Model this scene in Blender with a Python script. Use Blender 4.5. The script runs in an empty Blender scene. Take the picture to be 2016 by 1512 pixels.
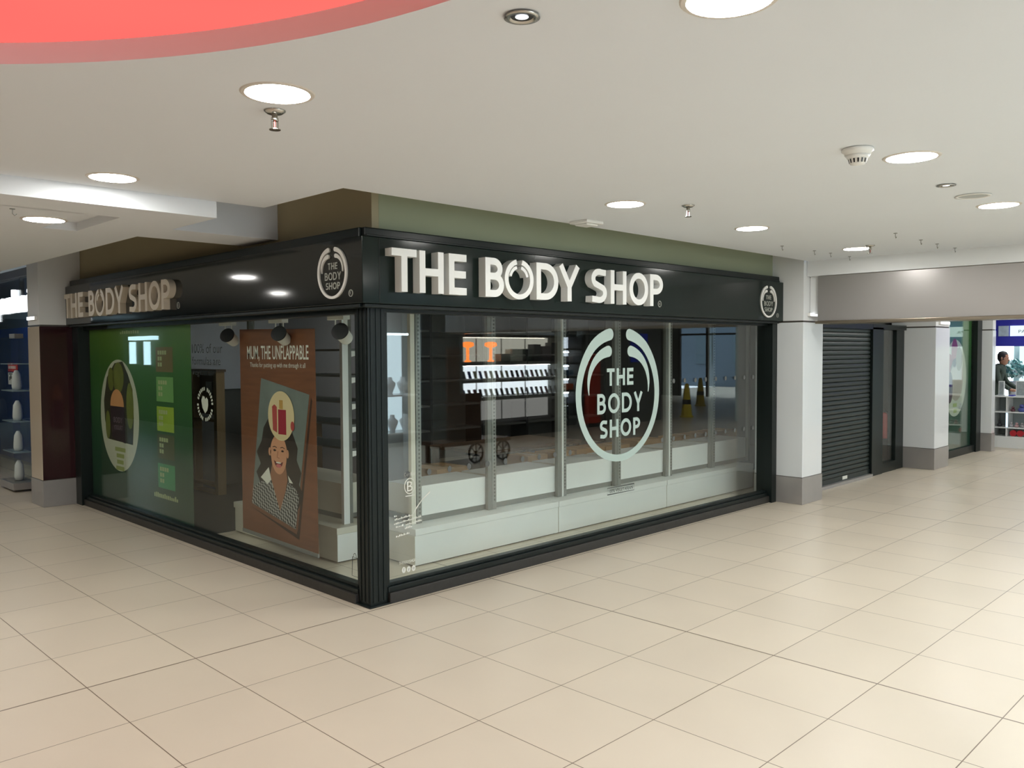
import bpy, math, random
from mathutils import Vector, Matrix
random.seed(7)
sc = bpy.context.scene
COL = sc.collection
PI = math.pi

# ------------------------------------------------------------ camera
cam_d = bpy.data.cameras.new('camera'); cam = bpy.data.objects.new('camera', cam_d); COL.objects.link(cam)
cam_d.sensor_fit = 'HORIZONTAL'; cam_d.sensor_width = 36.0; cam_d.lens = 36.0 * 1649.4 / 2016.0
cam_d.clip_start = 0.05; cam_d.clip_end = 200
yaw, pitch, roll = math.radians(45.0178), math.radians(-2.2763), math.radians(-0.2947)
fw = Vector((math.cos(yaw)*math.cos(pitch), math.sin(yaw)*math.cos(pitch), math.sin(pitch)))
r0 = Vector((math.sin(yaw), -math.cos(yaw), 0)); u0 = r0.cross(fw)
rt = math.cos(roll)*r0 + math.sin(roll)*u0
up = -math.sin(roll)*r0 + math.cos(roll)*u0
M = Matrix((rt, up, -fw)).transposed().to_4x4(); M.translation = Vector((-3.311, -4.752, 1.796))
cam.matrix_world = M
sc.camera = cam

# ------------------------------------------------------------ world, view
w = bpy.data.worlds.new('world'); sc.world = w; w.use_nodes = True
bg = w.node_tree.nodes['Background']; bg.inputs[0].default_value = (0.73, 0.88, 1.0, 1); bg.inputs[1].default_value = 6.0
sc.view_settings.view_transform = 'Standard'; sc.view_settings.look = 'None'
sc.view_settings.gamma = 1.0; sc.view_settings.use_curve_mapping = False
sc.view_settings.exposure = 0.0
sc.cycles.use_denoising = True
sc.cycles.max_bounces = 8; sc.cycles.transparent_max_bounces = 16
sc.cycles.caustics_reflective = False; sc.cycles.caustics_refractive = False
sc.cycles.sample_clamp_indirect = 6.0

DOWNLIGHT_EMIT = 82.0
COVE_EMIT = 1.05

# ------------------------------------------------------------ materials
MATS = {}
def mat(name, col=(0.8,0.8,0.8), rough=0.5, metal=0.0, emit=None, es=0.0, var=0.0, vscale=8.0, spec=0.5, bump=0.0, coat=0.0):
    if name in MATS: return MATS[name]
    m = bpy.data.materials.new(name); m.use_nodes = True; nt = m.node_tree
    b = nt.nodes['Principled BSDF']
    b.inputs['Base Color'].default_value = (*col, 1); b.inputs['Roughness'].default_value = rough
    b.inputs['Metallic'].default_value = metal; b.inputs['Specular IOR Level'].default_value = spec
    b.inputs['Coat Weight'].default_value = coat; b.inputs['Coat Roughness'].default_value = 0.08
    if emit: b.inputs['Emission Color'].default_value = (*emit, 1); b.inputs['Emission Strength'].default_value = es
    if var > 0 or bump > 0:
        tc = nt.nodes.new('ShaderNodeTexCoord'); n = nt.nodes.new('ShaderNodeTexNoise')
        n.inputs['Scale'].default_value = vscale; n.inputs['Detail'].default_value = 5
        nt.links.new(tc.outputs['Object'], n.inputs['Vector'])
        if var > 0:
            mx = nt.nodes.new('ShaderNodeMix'); mx.data_type = 'RGBA'
            mx.inputs['A'].default_value = (*[c*(1-var) for c in col], 1); mx.inputs['B'].default_value = (*[min(1, c*(1+var)) for c in col], 1)
            nt.links.new(n.outputs['Fac'], mx.inputs['Factor']); nt.links.new(mx.outputs['Result'], b.inputs['Base Color'])
        if bump > 0:
            bp = nt.nodes.new('ShaderNodeBump'); bp.inputs['Strength'].default_value = bump; bp.inputs['Distance'].default_value = 0.01
            nt.links.new(n.outputs['Fac'], bp.inputs['Height']); nt.links.new(bp.outputs['Normal'], b.inputs['Normal'])
    MATS[name] = m; return m

def s2l(r, g, b):
    f = lambda c: (c/255/12.92) if c/255 <= 0.04045 else ((c/255+0.055)/1.055)**2.4
    return (f(r), f(g), f(b))

def glass_mat(name, f0, tint=(0.95,0.98,0.965), grazing=1.0):
    m = bpy.data.materials.new(name); m.use_nodes = True; nt = m.node_tree; nt.nodes.clear()
    out = nt.nodes.new('ShaderNodeOutputMaterial'); mix = nt.nodes.new('ShaderNodeMixShader')
    tr = nt.nodes.new('ShaderNodeBsdfTransparent'); tr.inputs[0].default_value = (*tint, 1)
    gl = nt.nodes.new('ShaderNodeBsdfGlossy'); gl.inputs['Roughness'].default_value = 0.0; gl.inputs[0].default_value = (1,1,1,1)
    lw = nt.nodes.new('ShaderNodeLayerWeight'); lw.inputs[0].default_value = 0.5
    p = nt.nodes.new('ShaderNodeMath'); p.operation = 'POWER'; p.inputs[1].default_value = 5
    k = nt.nodes.new('ShaderNodeMath'); k.operation = 'MULTIPLY_ADD'; k.inputs[1].default_value = (1-f0)*grazing; k.inputs[2].default_value = f0
    nt.links.new(lw.outputs['Facing'], p.inputs[0]); nt.links.new(p.outputs[0], k.inputs[0])
    nt.links.new(k.outputs[0], mix.inputs[0]); nt.links.new(tr.outputs[0], mix.inputs[1]); nt.links.new(gl.outputs[0], mix.inputs[2])
    nt.links.new(mix.outputs[0], out.inputs[0]); return m
GLASS = glass_mat('window_glass', 0.055)
GLASS_L = glass_mat('side_window_glass', 0.035, grazing=0.45)
GLASS2 = glass_mat('far_glass', 0.045)

def floor_mat():
    m = bpy.data.materials.new('floor_tiles'); m.use_nodes = True; nt = m.node_tree; L = nt.links
    b = nt.nodes['Principled BSDF']
    tc = nt.nodes.new('ShaderNodeTexCoord'); sx = nt.nodes.new('ShaderNodeSeparateXYZ'); L.new(tc.outputs['Object'], sx.inputs[0])
    def mth(op, a, bb=None, c=None):
        n = nt.nodes.new('ShaderNodeMath'); n.operation = op
        for i, v in enumerate((a, bb, c)):
            if v is None: continue
            if isinstance(v, (int, float)): n.inputs[i].default_value = v
            else: L.new(v, n.inputs[i])
        return n.outputs[0]
    def line(co, width, pitch, off=0.0):
        q = mth('DIVIDE', mth('SUBTRACT', co, off), pitch)
        fr = mth('ABSOLUTE', mth('SUBTRACT', mth('FRACT', mth('ADD', q, 0.5)), 0.5))
        return mth('LESS_THAN', fr, width/2/pitch)
    X, Y = sx.outputs['X'], sx.outputs['Y']
    g = mth('MAXIMUM', line(X, 0.0048, 0.6), line(Y, 0.0048, 0.6))
    thick = mth('MAXIMUM', line(X, 0.011, 4.8, 1.2), line(Y, 0.011, 6.0, 0.0))
    g = mth('MAXIMUM', g, thick)
    fx = mth('FLOOR', mth('DIVIDE', X, 0.6)); fy = mth('FLOOR', mth('DIVIDE', Y, 0.6))
    cb = nt.nodes.new('ShaderNodeCombineXYZ'); L.new(fx, cb.inputs[0]); L.new(fy, cb.inputs[1])
    wn = nt.nodes.new('ShaderNodeTexWhiteNoise'); wn.noise_dimensions = '2D'; L.new(cb.outputs[0], wn.inputs['Vector'])
    ns = nt.nodes.new('ShaderNodeTexNoise'); ns.inputs['Scale'].default_value = 2.2; ns.inputs['Detail'].default_value = 6; L.new(tc.outputs['Object'], ns.inputs['Vector'])
    val = mth('ADD', mth('MULTIPLY', wn.outputs['Value'], 0.05), mth('MULTIPLY', ns.outputs['Fac'], 0.10))
    hs = nt.nodes.new('ShaderNodeHueSaturation'); hs.inputs['Color'].default_value = (0.70, 0.62, 0.50, 1)
    L.new(mth('ADD', val, 0.92), hs.inputs['Value'])
    mx = nt.nodes.new('ShaderNodeMix'); mx.data_type = 'RGBA'; L.new(g, mx.inputs['Factor'])
    L.new(hs.outputs[0], mx.inputs['A']); mx.inputs['B'].default_value = (0.19, 0.145, 0.10, 1)
    L.new(mx.outputs['Result'], b.inputs['Base Color'])
    b.inputs['Roughness'].default_value = 0.34
    rr = mth('MULTIPLY_ADD', ns.outputs['Fac'], 0.16, 0.24); L.new(rr, b.inputs['Roughness'])
    b.inputs['Specular IOR Level'].default_value = 0.45
    return m

def wood_mat(name, a, b_, scale=(1,1,1), rough=0.5):
    m = bpy.data.materials.new(name); m.use_nodes = True; nt = m.node_tree; b = nt.nodes['Principled BSDF']
    tc = nt.nodes.new('ShaderNodeTexCoord'); mp = nt.nodes.new('ShaderNodeMapping'); mp.inputs['Scale'].default_value = scale
    n = nt.nodes.new('ShaderNodeTexNoise'); n.inputs['Scale'].default_value = 3; n.inputs['Detail'].default_value = 8
    mx = nt.nodes.new('ShaderNodeMix'); mx.data_type = 'RGBA'; mx.inputs['A'].default_value = (*a,1); mx.inputs['B'].default_value = (*b_,1)
    nt.links.new(tc.outputs['Object'], mp.inputs[0]); nt.links.new(mp.outputs[0], n.inputs['Vector']); nt.links.new(n.outputs['Fac'], mx.inputs['Factor'])
    nt.links.new(mx.outputs['Result'], b.inputs['Base Color']); b.inputs['Roughness'].default_value = rough
    return m

def checker_mat(name, a, b_, scale):
    m = bpy.data.materials.new(name); m.use_nodes = True; nt = m.node_tree; b = nt.nodes['Principled BSDF']
    tc = nt.nodes.new('ShaderNodeTexCoord'); n = nt.nodes.new('ShaderNodeTexChecker'); n.inputs['Scale'].default_value = scale
    n.inputs['Color1'].default_value = (*a,1); n.inputs['Color2'].default_value = (*b_,1)
    mp = nt.nodes.new('ShaderNodeMapping'); mp.inputs['Rotation'].default_value = (0.5, 0.3, 0.0); mp.inputs['Location'].default_value = (0.013,0.017,0.011)
    nt.links.new(tc.outputs['Object'], mp.inputs[0]); nt.links.new(mp.outputs[0], n.inputs['Vector']); nt.links.new(n.outputs['Color'], b.inputs['Base Color']); b.inputs['Roughness'].default_value = .6
    return m

def grad_mat(name, stops, z0, z1, rough=0.35):
    # vertical colour blend of a vinyl sheet, lighter at the top
    m = bpy.data.materials.new(name); m.use_nodes = True; nt = m.node_tree; b = nt.nodes['Principled BSDF']
    tc = nt.nodes.new('ShaderNodeTexCoord'); sx = nt.nodes.new('ShaderNodeSeparateXYZ'); mr = nt.nodes.new('ShaderNodeMapRange')
    mr.inputs['From Min'].default_value = z0; mr.inputs['From Max'].default_value = z1
    cr = nt.nodes.new('ShaderNodeValToRGB'); els = cr.color_ramp.elements
    els[0].position = stops[0][0]; els[0].color = (*stops[0][1],1); els[1].position = stops[-1][0]; els[1].color = (*stops[-1][1],1)
    for p, c in stops[1:-1]:
        e = els.new(p); e.color = (*c,1)
    nt.links.new(tc.outputs['Object'], sx.inputs[0]); nt.links.new(sx.outputs['Z'], mr.inputs['Value']); nt.links.new(mr.outputs[0], cr.inputs[0])
    nt.links.new(cr.outputs[0], b.inputs['Base Color']); b.inputs['Roughness'].default_value = rough
    return m

def emit_mat(name, col, s, front=None):
    m = bpy.data.materials.new(name); m.use_nodes = True; nt = m.node_tree; nt.nodes.clear()
    o = nt.nodes.new('ShaderNodeOutputMaterial'); e = nt.nodes.new('ShaderNodeEmission')
    e.inputs[0].default_value = (*col, 1); e.inputs[1].default_value = s; nt.links.new(e.outputs[0], o.inputs[0]); return m

WHITE_CEIL = mat('ceiling_paint', (0.76,0.795,0.83), 0.9, var=0.02, vscale=1.2)
WHITE_WALL = mat('bulkhead_paint', (0.79,0.81,0.815), 0.7)
OLIVE_R = mat('olive_paint', s2l(158,165,138), 0.75, var=0.03, vscale=1.5)
OLIVE_L = mat('olive_paint_warm_lit', s2l(170,161,132), 0.75, var=0.03, vscale=1.5)  # same olive paint; the side face's warmer light is put into the colour
FASCIA = mat('dark_green_gloss', s2l(20,32,29), 0.13, var=0.08, vscale=2, spec=0.28)
FRAME = mat('dark_green_frame', s2l(20,29,28), 0.32, var=0.12, vscale=12, spec=0.3)
KICK = mat('worn_kick_board', s2l(46,45,42), 0.5, var=0.35, vscale=25, bump=0.1)
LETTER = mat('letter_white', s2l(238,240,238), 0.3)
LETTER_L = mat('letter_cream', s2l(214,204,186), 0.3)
LOGO_W = mat('logo_white', s2l(225,225,220), 0.35)
LOGO_THIN = mat('logo_grey', s2l(165,168,160), 0.35, metal=0.3)
PANEL_W = mat('white_gloss_panel', (0.79,0.83,0.85), 0.12, coat=0.3)
PANEL_MAROON = mat('maroon_gloss_panel', s2l(48,18,24), 0.12, coat=0.3)
STONE = mat('grey_plinth', s2l(164,161,158), 0.28, metal=0.25, var=0.12, vscale=5)
STRIP = mat('dark_strip', s2l(84,80,74), 0.4, metal=0.4)
GREYBOX = mat('grey_shutter_housing', s2l(176,173,171), 0.32, metal=0.5, var=0.05, vscale=1.2)
STEEL = mat('brushed_steel', s2l(150,140,125), 0.3, metal=0.8)
SHUTTER = mat('shutter_green', s2l(44,52,50), 0.35, metal=0.2)
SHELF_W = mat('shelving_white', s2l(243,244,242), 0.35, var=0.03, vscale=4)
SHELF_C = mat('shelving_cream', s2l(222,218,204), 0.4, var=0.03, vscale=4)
RAIL = mat('upright_grey', s2l(140,142,138), 0.4, metal=0.3)
SLOT = mat('slot_dark', s2l(55,56,56), 0.6)
BASE_GREY = mat('base_rail_grey', s2l(120,122,118), 0.45)
CARD = mat('cardboard', s2l(176,138,92), 0.8, var=0.1, vscale=6)
DARK = mat('dark_interior', s2l(104,104,100), 0.8, var=0.05, vscale=2)
DARKER = mat('charcoal', s2l(38,38,38), 0.7)
BLACK = mat('black_plastic', s2l(18,18,20), 0.35)
FROST = mat('frosted_vinyl', s2l(176,196,190), 0.5)
DECAL = mat('white_decal', s2l(225,226,216), 0.5)
DOTM = mat('frosted_dot', s2l(88,92,90), 0.6)
CHROME = mat('chrome', s2l(190,188,182), 0.2, metal=1.0)
WHITEP = mat('white_plastic', s2l(236,236,232), 0.35)
DL_MAT = emit_mat('downlight_glow', (1.0, 0.975, 0.925), DOWNLIGHT_EMIT)
LAMPW = emit_mat('white_lamp', (0.9, 0.94, 1.0), 6)
TABLEW = wood_mat('table_wood', s2l(84,66,50), s2l(120,96,72), (1,6,1))
PINE = wood_mat('pine_wood', s2l(140,114,80), s2l(168,142,104), (6,6,1))
FLOORM = floor_mat()

# ------------------------------------------------------------ mesh helpers
class MB:
    def __init__(s): s.v = []; s.f = []; s.mi = []
    def add(s, vs, fs, mi=0):
        o = len(s.v); s.v += [tuple(p) for p in vs]; s.f += [tuple(i+o for i in f) for f in fs]; s.mi += [mi]*len(fs)
    def box(s, x0, x1, y0, y1, z0, z1, mi=0):
        x0,x1 = sorted((x0,x1)); y0,y1 = sorted((y0,y1)); z0,z1 = sorted((z0,z1))
        s.add([(x0,y0,z0),(x1,y0,z0),(x1,y1,z0),(x0,y1,z0),(x0,y0,z1),(x1,y0,z1),(x1,y1,z1),(x0,y1,z1)],
              [(0,3,2,1),(4,5,6,7),(0,1,5,4),(1,2,6,5),(2,3,7,6),(3,0,4,7)], mi); return s
    def poly(s, pts, fm, d0, d1, mi=0):
        n = len(pts); a = [fm(u, v, d0) for u, v in pts]; b = [fm(u, v, d1) for u, v in pts]
        s.add(a+b, [tuple(range(n))[::-1], tuple(range(n, 2*n))] + [(i, (i+1)%n, n+(i+1)%n, n+i) for i in range(n)], mi); return s
    def ribbon(s, pts, ws, fm, d0, d1, closed=False, mi=0, cap0=False, cap1=False):
        s.k = getattr(s, 'k', 0)+1; d1 = d1+.00012*(s.k % 6)
        n = len(pts); P = [Vector((p[0], p[1])) for p in pts]
        if isinstance(ws, (int, float)): ws = [ws]*n
        Lp, Rp = [], []
        for i in range(n):
            a = P[(i-1) % n] if (closed or i > 0) else P[i]; c = P[(i+1) % n] if (closed or i < n-1) else P[i]
            t = (c-a); t.normalize(); nn = Vector((-t.y, t.x))
            k = 1.0
            if (closed or 0 < i < n-1):
                t1 = (P[i]-a).normalized(); k = 1/max(0.5, abs(t1.dot(t)))
            Lp.append(P[i]+nn*ws[i]/2*k); Rp.append(P[i]-nn*ws[i]/2*k)
        m = n if closed else n-1
        for i in range(m):
            j = (i+1) % n
            q = [Rp[i], Rp[j], Lp[j], Lp[i]]
            a = [fm(p.x, p.y, d0) for p in q]; b = [fm(p.x, p.y, d1) for p in q]
            fs = [(3,2,1,0),(4,5,6,7),(0,1,5,4),(2,3,7,6)]
            if not closed and i == 0: fs.append((3,0,4,7))
            if not closed and i == m-1: fs.append((1,2,6,5))
            s.add(a+b, fs, mi)
        for flag, i in ((cap0, 0), (cap1, n-1)):
            if flag:
                r = ws[i]/2; s.poly([(P[i].x+r*math.cos(2*PI*k/20), P[i].y+r*math.sin(2*PI*k/20)) for k in range(20)], fm, d0, d1+.0002, mi)
        return s
    def cyl(s, c, r, h, axis='z', seg=24, r2=None, mi=0):
        r2 = r if r2 is None else r2; a = []
        for rr, hh in ((r, 0), (r2, h)):
            for k in range(seg):
                p, q = rr*math.cos(2*PI*k/seg), rr*math.sin(2*PI*k/seg)
                a.append({'z': (c[0]+p, c[1]+q, c[2]+hh), 'y': (c[0]+q, c[1]+hh, c[2]+p), 'x': (c[0]+hh, c[1]+p, c[2]+q)}[axis])
        s.add(a, [tuple(range(seg))[::-1], tuple(range(seg, 2*seg))] + [(k, (k+1)%seg, seg+(k+1)%seg, seg+k) for k in range(seg)], mi); return s
    def lathe(s, c, prof, seg=28, mi=0):
        n = len(prof); a = []
        for r, z in prof:
            for k in range(seg): a.append((c[0]+r*math.cos(2*PI*k/seg), c[1]+r*math.sin(2*PI*k/seg), c[2]+z))
        fs = [(i*seg+k, i*seg+(k+1)%seg, (i+1)*seg+(k+1)%seg, (i+1)*seg+k) for i in range(n-1) for k in range(seg)]
        fs += [tuple(range(seg))[::-1], tuple(range((n-1)*seg, n*seg))]
        s.add(a, fs, mi); return s
    def build(s, name, m, parent=None, bevel=0, smooth=False, label=None):
        me = bpy.data.meshes.new(name); me.from_pydata(s.v, [], s.f); me.update()
        for mm in (m if isinstance(m, (list, tuple)) else [m]): me.materials.append(mm)
        for p, i in zip(me.polygons, s.mi): p.material_index = i; p.use_smooth = smooth
        o = bpy.data.objects.new(name, me); COL.objects.link(o)
        if parent is not None: o.parent = parent; o.matrix_parent_inverse = parent_inv(parent)
        if bevel: 
            b = o.modifiers.new('bevel', 'BEVEL'); b.width = bevel; b.segments = 2; b.limit_method = 'ANGLE'; b.angle_limit = math.radians(50)
        if label: o['label'] = label
        return o

def parent_inv(p):
    m = Matrix.Identity(4); q = p
    while q is not None:
        m = q.matrix_parent_inverse @ Matrix.LocRotScale(q.location, q.rotation_euler, q.scale) @ m if False else Matrix.LocRotScale(q.location, q.rotation_euler, q.scale) @ m if q.parent is None else q.matrix_parent_inverse @ Matrix.LocRotScale(q.location, q.rotation_euler, q.scale) @ m
        q = q.parent
    return m.inverted()

def thing(name, label, cat, loc=(0,0,0), group=None, rz=0.0):
    o = bpy.data.objects.new(name, None); COL.objects.link(o); o.location = loc; o.rotation_euler = (0,0,rz); o.empty_display_size = 0.1
    return tag(o, label, cat, group)
def tag(o, label, cat, group=None):
    o['label'] = label; o['category'] = cat
    if group: o['group'] = group
    return o
def struct(o): o['kind'] = 'structure'; return o
def copy_tree(o, parent=None):
    c = o.copy(); COL.objects.link(c)
    if parent is not None: c.parent = parent
    for ch in list(o.children): copy_tree(ch, c)
    return c

# maps of a flat face: u to the reader's right, v up, d towards the reader
def face_s(y, x0=0.0, z0=0.0): return lambda u, v, d: (x0+u, y-d, z0+v)      # faces -y
def face_w(x, y0=0.0, z0=0.0): return lambda u, v, d: (x-d, y0-u, z0+v)      # faces -x
def face_n(y, x0=0.0, z0=0.0): return lambda u, v, d: (x0-u, y+d, z0+v)      # faces +y
def face_e(x, y0=0.0, z0=0.0): return lambda u, v, d: (x+d, y0+u, z0+v)      # faces +x

def rect(u0, u1, v0, v1): return [(u0,v0),(u1,v0),(u1,v1),(u0,v1)]
def ell(cu, cv, ru, rv, n=40, a0=0, a1=2*PI): return [(cu+ru*math.cos(a0+(a1-a0)*k/n), cv+rv*math.sin(a0+(a1-a0)*k/n)) for k in range(n if abs(a1-a0-2*PI)<1e-6 else n+1)]

def text_mesh(mb, s, size, fm, d0, d1, cx, cy, width=None, bold=0.0, align='CENTER', shear=0.0, mi=0):
    cu = bpy.data.curves.new('t', 'FONT'); cu.body = s; cu.size = 1.0; cu.fill_mode = 'FRONT'; cu.offset = bold; cu.resolution_u = 4; cu.shear = shear
    ob = bpy.data.objects.new('t', cu); COL.objects.link(ob)
    dg = bpy.context.evaluated_depsgraph_get(); me = bpy.data.meshes.new_from_object(ob.evaluated_get(dg))
    vs = [v.co.copy() for v in me.vertices]; fs = [tuple(p.vertices) for p in me.polygons]
    bpy.data.objects.remove(ob); bpy.data.curves.remove(cu); bpy.data.meshes.remove(me)
    if not vs: return
    x0 = min(v.x for v in vs); x1 = max(v.x for v in vs); 
    k = size/0.7; kx = k if width is None else width/(x1-x0)
    ox = {'CENTER': (x0+x1)/2, 'LEFT': x0}[align]
    mb.add([fm(cx+(v.x-ox)*kx, cy+v.y*k, d1) for v in vs], fs, mi)
    if d0 != d1: 
        mb.add([fm(cx+(v.x-ox)*kx, cy+v.y*k, d0) for v in vs], [f[::-1] for f in fs], mi)

def glyph(mb, ch, u0, u1, v0, v1, w, fm, d0, d1, mi=0):
    W = u1-u0; H = v1-v0; h = w/2
    def P(pts): return [(u0+a, v0+b) for a, b in pts]
    def R(pts, closed=False, ww=None): mb.ribbon(P(pts), ww or w, fm, d0, d1, closed, mi)
    def arc(cx, cy, rx, ry, a0, a1, n=18): return [(cx+rx*math.cos(math.radians(a0+(a1-a0)*k/n)), cy+ry*math.sin(math.radians(a0+(a1-a0)*k/n))) for k in range(n+1)]
    if ch == 'T': R([(0,H-h),(W,H-h)]); R([(W/2,0),(W/2,H-w*0.99)])
    elif ch == 'H': R([(h,0),(h,H)]); R([(W-h,0),(W-h,H)]); R([(w,H*0.5),(W-w,H*0.5)])
    elif ch == 'E': R([(h,0),(h,H)]); R([(w,H-h),(W,H-h)]); R([(w,H*.5),(W*.96,H*.5)]); R([(w,h),(W,h)])
    elif ch == 'O':
        pts = arc(W/2, H/2, W/2-h, H/2-h, 0, 360, 40)[:-1]; R(pts, True)
    elif ch == 'D':
        R([(h,0),(h,H)]); R([(w,H-h),(W*.4,H-h)]+arc(W*.4, H/2, W*.6-h, H/2-h, 88, -88, 24)+[(W*.4,h),(w,h)])
    elif ch == 'B':
        R([(h,0),(h,H)]); r1 = (H*.47-h)/2
        R([(w,H-h),(W*.45,H-h)]+arc(W*.45, H-h-r1, W*.47-h, r1, 88, -88, 16)+[(W*.45,H-h-2*r1),(w,H-h-2*r1)])
        r2 = (H-h-2*r1-h)/2
        R([(W*.45,h+2*r2),(W*.5,h+2*r2)]+arc(W*.5, h+r2, W*.5-h, r2, 88, -88, 16)+[(W*.5,h),(w,h)])
    elif ch == 'P':
        R([(h,0),(h,H)]); r1 = (H*.54-h)/2
        R([(w,H-h),(W*.45,H-h)]+arc(W*.45, H-h-r1, W*.55-h, r1, 88, -88, 18)+[(W*.45,H-h-2*r1),(w,H-h-2*r1)])
    elif ch == 'Y': R([(h*.9,H),(W/2,H*.42),(W/2,0)]); R([(W-h*.9,H),(W/2,H*.42)])
    elif ch == 'S':
        r = (H/2-h)/2; rx = W/2-h
        R([(W*.93,H-h*1.25)]+arc(W/2, H-h-r, rx, r, 70, 225, 16)+[(W*.5, H*.5)]+arc(W/2, h+r, rx, r, 45, -110, 16)+[(W*.05,h*1.3)])
    return mb

def logo_ring(mb, cu, cv, r, fm, d0, d1, k=1.0):
    # open ring: thick rounded ends at the top, thinner at the foot
    n = 64; pts, ws = [], []
    a0, a1 = math.radians(90-15), math.radians(90+15-360)
    for i in range(n+1):
        t = i/n; a = a0+(a1-a0)*t; s = abs(2*t-1)
        rr = r*(0.93-0.03*max(0, s-0.85)/0.15)
        pts.append((cu+rr*math.cos(a), cv+rr*math.sin(a))); ws.append(r*k*(0.10+0.07*s**2))
    mb.ribbon(pts, ws, fm, d0, d1, False, 0, True, True)
def logo_arm(mb, cu, cv, r, side, fm, d0, d1, k=1.0):
    pts, ws = [], []
    for i in range(23):
        t = i/22; a = math.radians(69 + t*(181-69)) if side < 0 else math.radians(111 - t*(181-69))
        a = math.radians(113+t*66) if side < 0 else math.radians(67-t*66)
        rr = r*(0.68+0.07*math.sin(PI*t*.9))
        pts.append((cu+rr*math.cos(a), cv+rr*math.sin(a))); ws.append(r*k*(0.15*(1-t)**0.8+0.012))
    mb.ribbon(pts, ws, fm, d0, d1, False, 0, True, False)

def logo_words(mb, cu, cv, r, fm, d0, d1, w):
    rows = [('THE', .13, .38, -.30, .33), ('BODY', -.27, .02, -.52, .56), ('SHOP', -.62, -.36, -.46, .50)]
    rel = {'T': .9, 'H': 1, 'E': .78, 'B': .9, 'O': 1.25, 'D': 1.1, 'Y': 1, 'S': .85, 'P': .85}
    for s, v0, v1, a, b in rows:
        tot = sum(rel[c] for c in s); gap = 0.05; av = (b-a)-gap*(len(s)-1); u = a
        for c in s:
            ww = av*rel[c]/tot; glyph(mb, c, cu+u*r, cu+(u+ww)*r, cv+v0*r, cv+v1*r, w*r, fm, d0, d1); u += ww+gap

# ------------------------------------------------------------ floor and ceiling
b = MB(); b.box(-9.5, 34, -17, 20, -0.1, 0.0); struct(b.build('floor', FLOORM))
b = MB(); b.box(.24,2.8,3.14,5.96,0,.006); b.box(1.32,10.9,1.52,3.14,0,.006); b.box(2.9,10.9,3.14,5.6,0,.006); struct(b.build('floor', mat('dark_shop_floor', s2l(74,76,74), .4, var=.1, vscale=3)))
H = 2.80; TOP = 3.25
def plate(name, outer, hole, z0, z1, m):
    cu = bpy.data.curves.new('p', 'CURVE'); cu.dimensions = '2D'; cu.fill_mode = 'BOTH'; cu.extrude = (z1-z0)/2
    for pts in [outer]+([hole] if hole else []):
        sp = cu.splines.new('POLY'); sp.points.add(len(pts)-1); sp.use_cyclic_u = True
        for q, (x, y) in zip(sp.points, pts): q.co = (x, y, 0, 1)
    ob = bpy.data.objects.new('p', cu); COL.objects.link(ob)
    me = bpy.data.meshes.new_from_object(ob.evaluated_get(bpy.context.evaluated_depsgraph_get()))
    bpy.data.objects.remove(ob); bpy.data.curves.remove(cu)
    me.transform(Matrix.Translation((0,0,(z0+z1)/2))); me.materials.clear(); me.materials.append(m)
    o = bpy.data.objects.new(name, me); COL.objects.link(o); return o
HC = (-4.349, -3.323); HR = 2.676
hole = [(HC[0]+HR*math.cos(2*PI*k/160), HC[1]+HR*math.sin(2*PI*k/160)) for k in range(160)]
struct(plate('ceiling', [(-9.5,-9.0),(-1.0,-9.0),(-1.0,-5.9),(5.95,-5.9),(5.95,-.35),(-.37,-.35),(-.37,.624),(-9.5,.624)], hole, H, TOP, WHITE_CEIL))
b = MB()   # lowered ceiling beyond the step on the left, its beams and the recess
Z1 = 2.691
b.box(-9.5,-.718,.624,1.04,Z1,TOP); b.box(-1.19,-.718,1.04,1.343,Z1,TOP); b.box(-1.19,.139,1.343,1.887,Z1,TOP)
b.box(-9.5,-.755,1.887,20,Z1,TOP); b.box(-.756,-.70,1.887,20,Z1+.03,TOP); b.box(-9.5,-1.42,1.03,1.888,Z1,TOP); b.box(-1.43,-1.18,1.03,1.9,Z1+.06,TOP)
struct(b.build('ceiling', WHITE_CEIL))
b = MB(); b.box(-.75,14,-.36,20,TOP,TOP+.05); b.box(.16,30,.16,6.6,2.72,2.76); struct(b.build('ceiling', mat('void_grey', s2l(150,146,138), .9)))
b = MB(); b.box(6.3,24.7,-17,-0.0,H,TOP); struct(b.build('ceiling', WHITE_CEIL))

# glowing red stretch ceiling in the round coffer
def cove_mat():
    m = bpy.data.materials.new('red_stretch_ceiling'); m.use_nodes = True; nt = m.node_tree; nt.nodes.clear()
    o = nt.nodes.new('ShaderNodeOutputMaterial'); e = nt.nodes.new('ShaderNodeEmission'); tc = nt.nodes.new('ShaderNodeTexCoord')
    n = nt.nodes.new('ShaderNodeTexNoise'); n.inputs['Scale'].default_value = 0.75; n.inputs['Detail'].default_value = 1
    mx = nt.nodes.new('ShaderNodeMix'); mx.data_type = 'RGBA'; mx.inputs['A'].default_value = (1.0,0.10,0.11,1); mx.inputs['B'].default_value = (1.0,0.22,0.17,1)
    nt.links.new(tc.outputs['Object'], n.inputs['Vector']); nt.links.new(n.outputs['Fac'], mx.inputs['Factor']); nt.links.new(mx.outputs['Result'], e.inputs[0])
    e.inputs[1].default_value = COVE_EMIT; nt.links.new(e.outputs[0], o.inputs[0]); return m
cv = thing('coffer_light', 'large round ceiling coffer glowing red at the upper left', 'ceiling light', (HC[0],HC[1],2.87))
b = MB(); b.lathe((HC[0],HC[1],2.872), [(2.15,0),(HR-.002,0),(HR-.002,.02),(2.15,.02)], 160); b.f = b.f[:-2]; b.build('glowing_ring', cove_mat(), cv)
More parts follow.
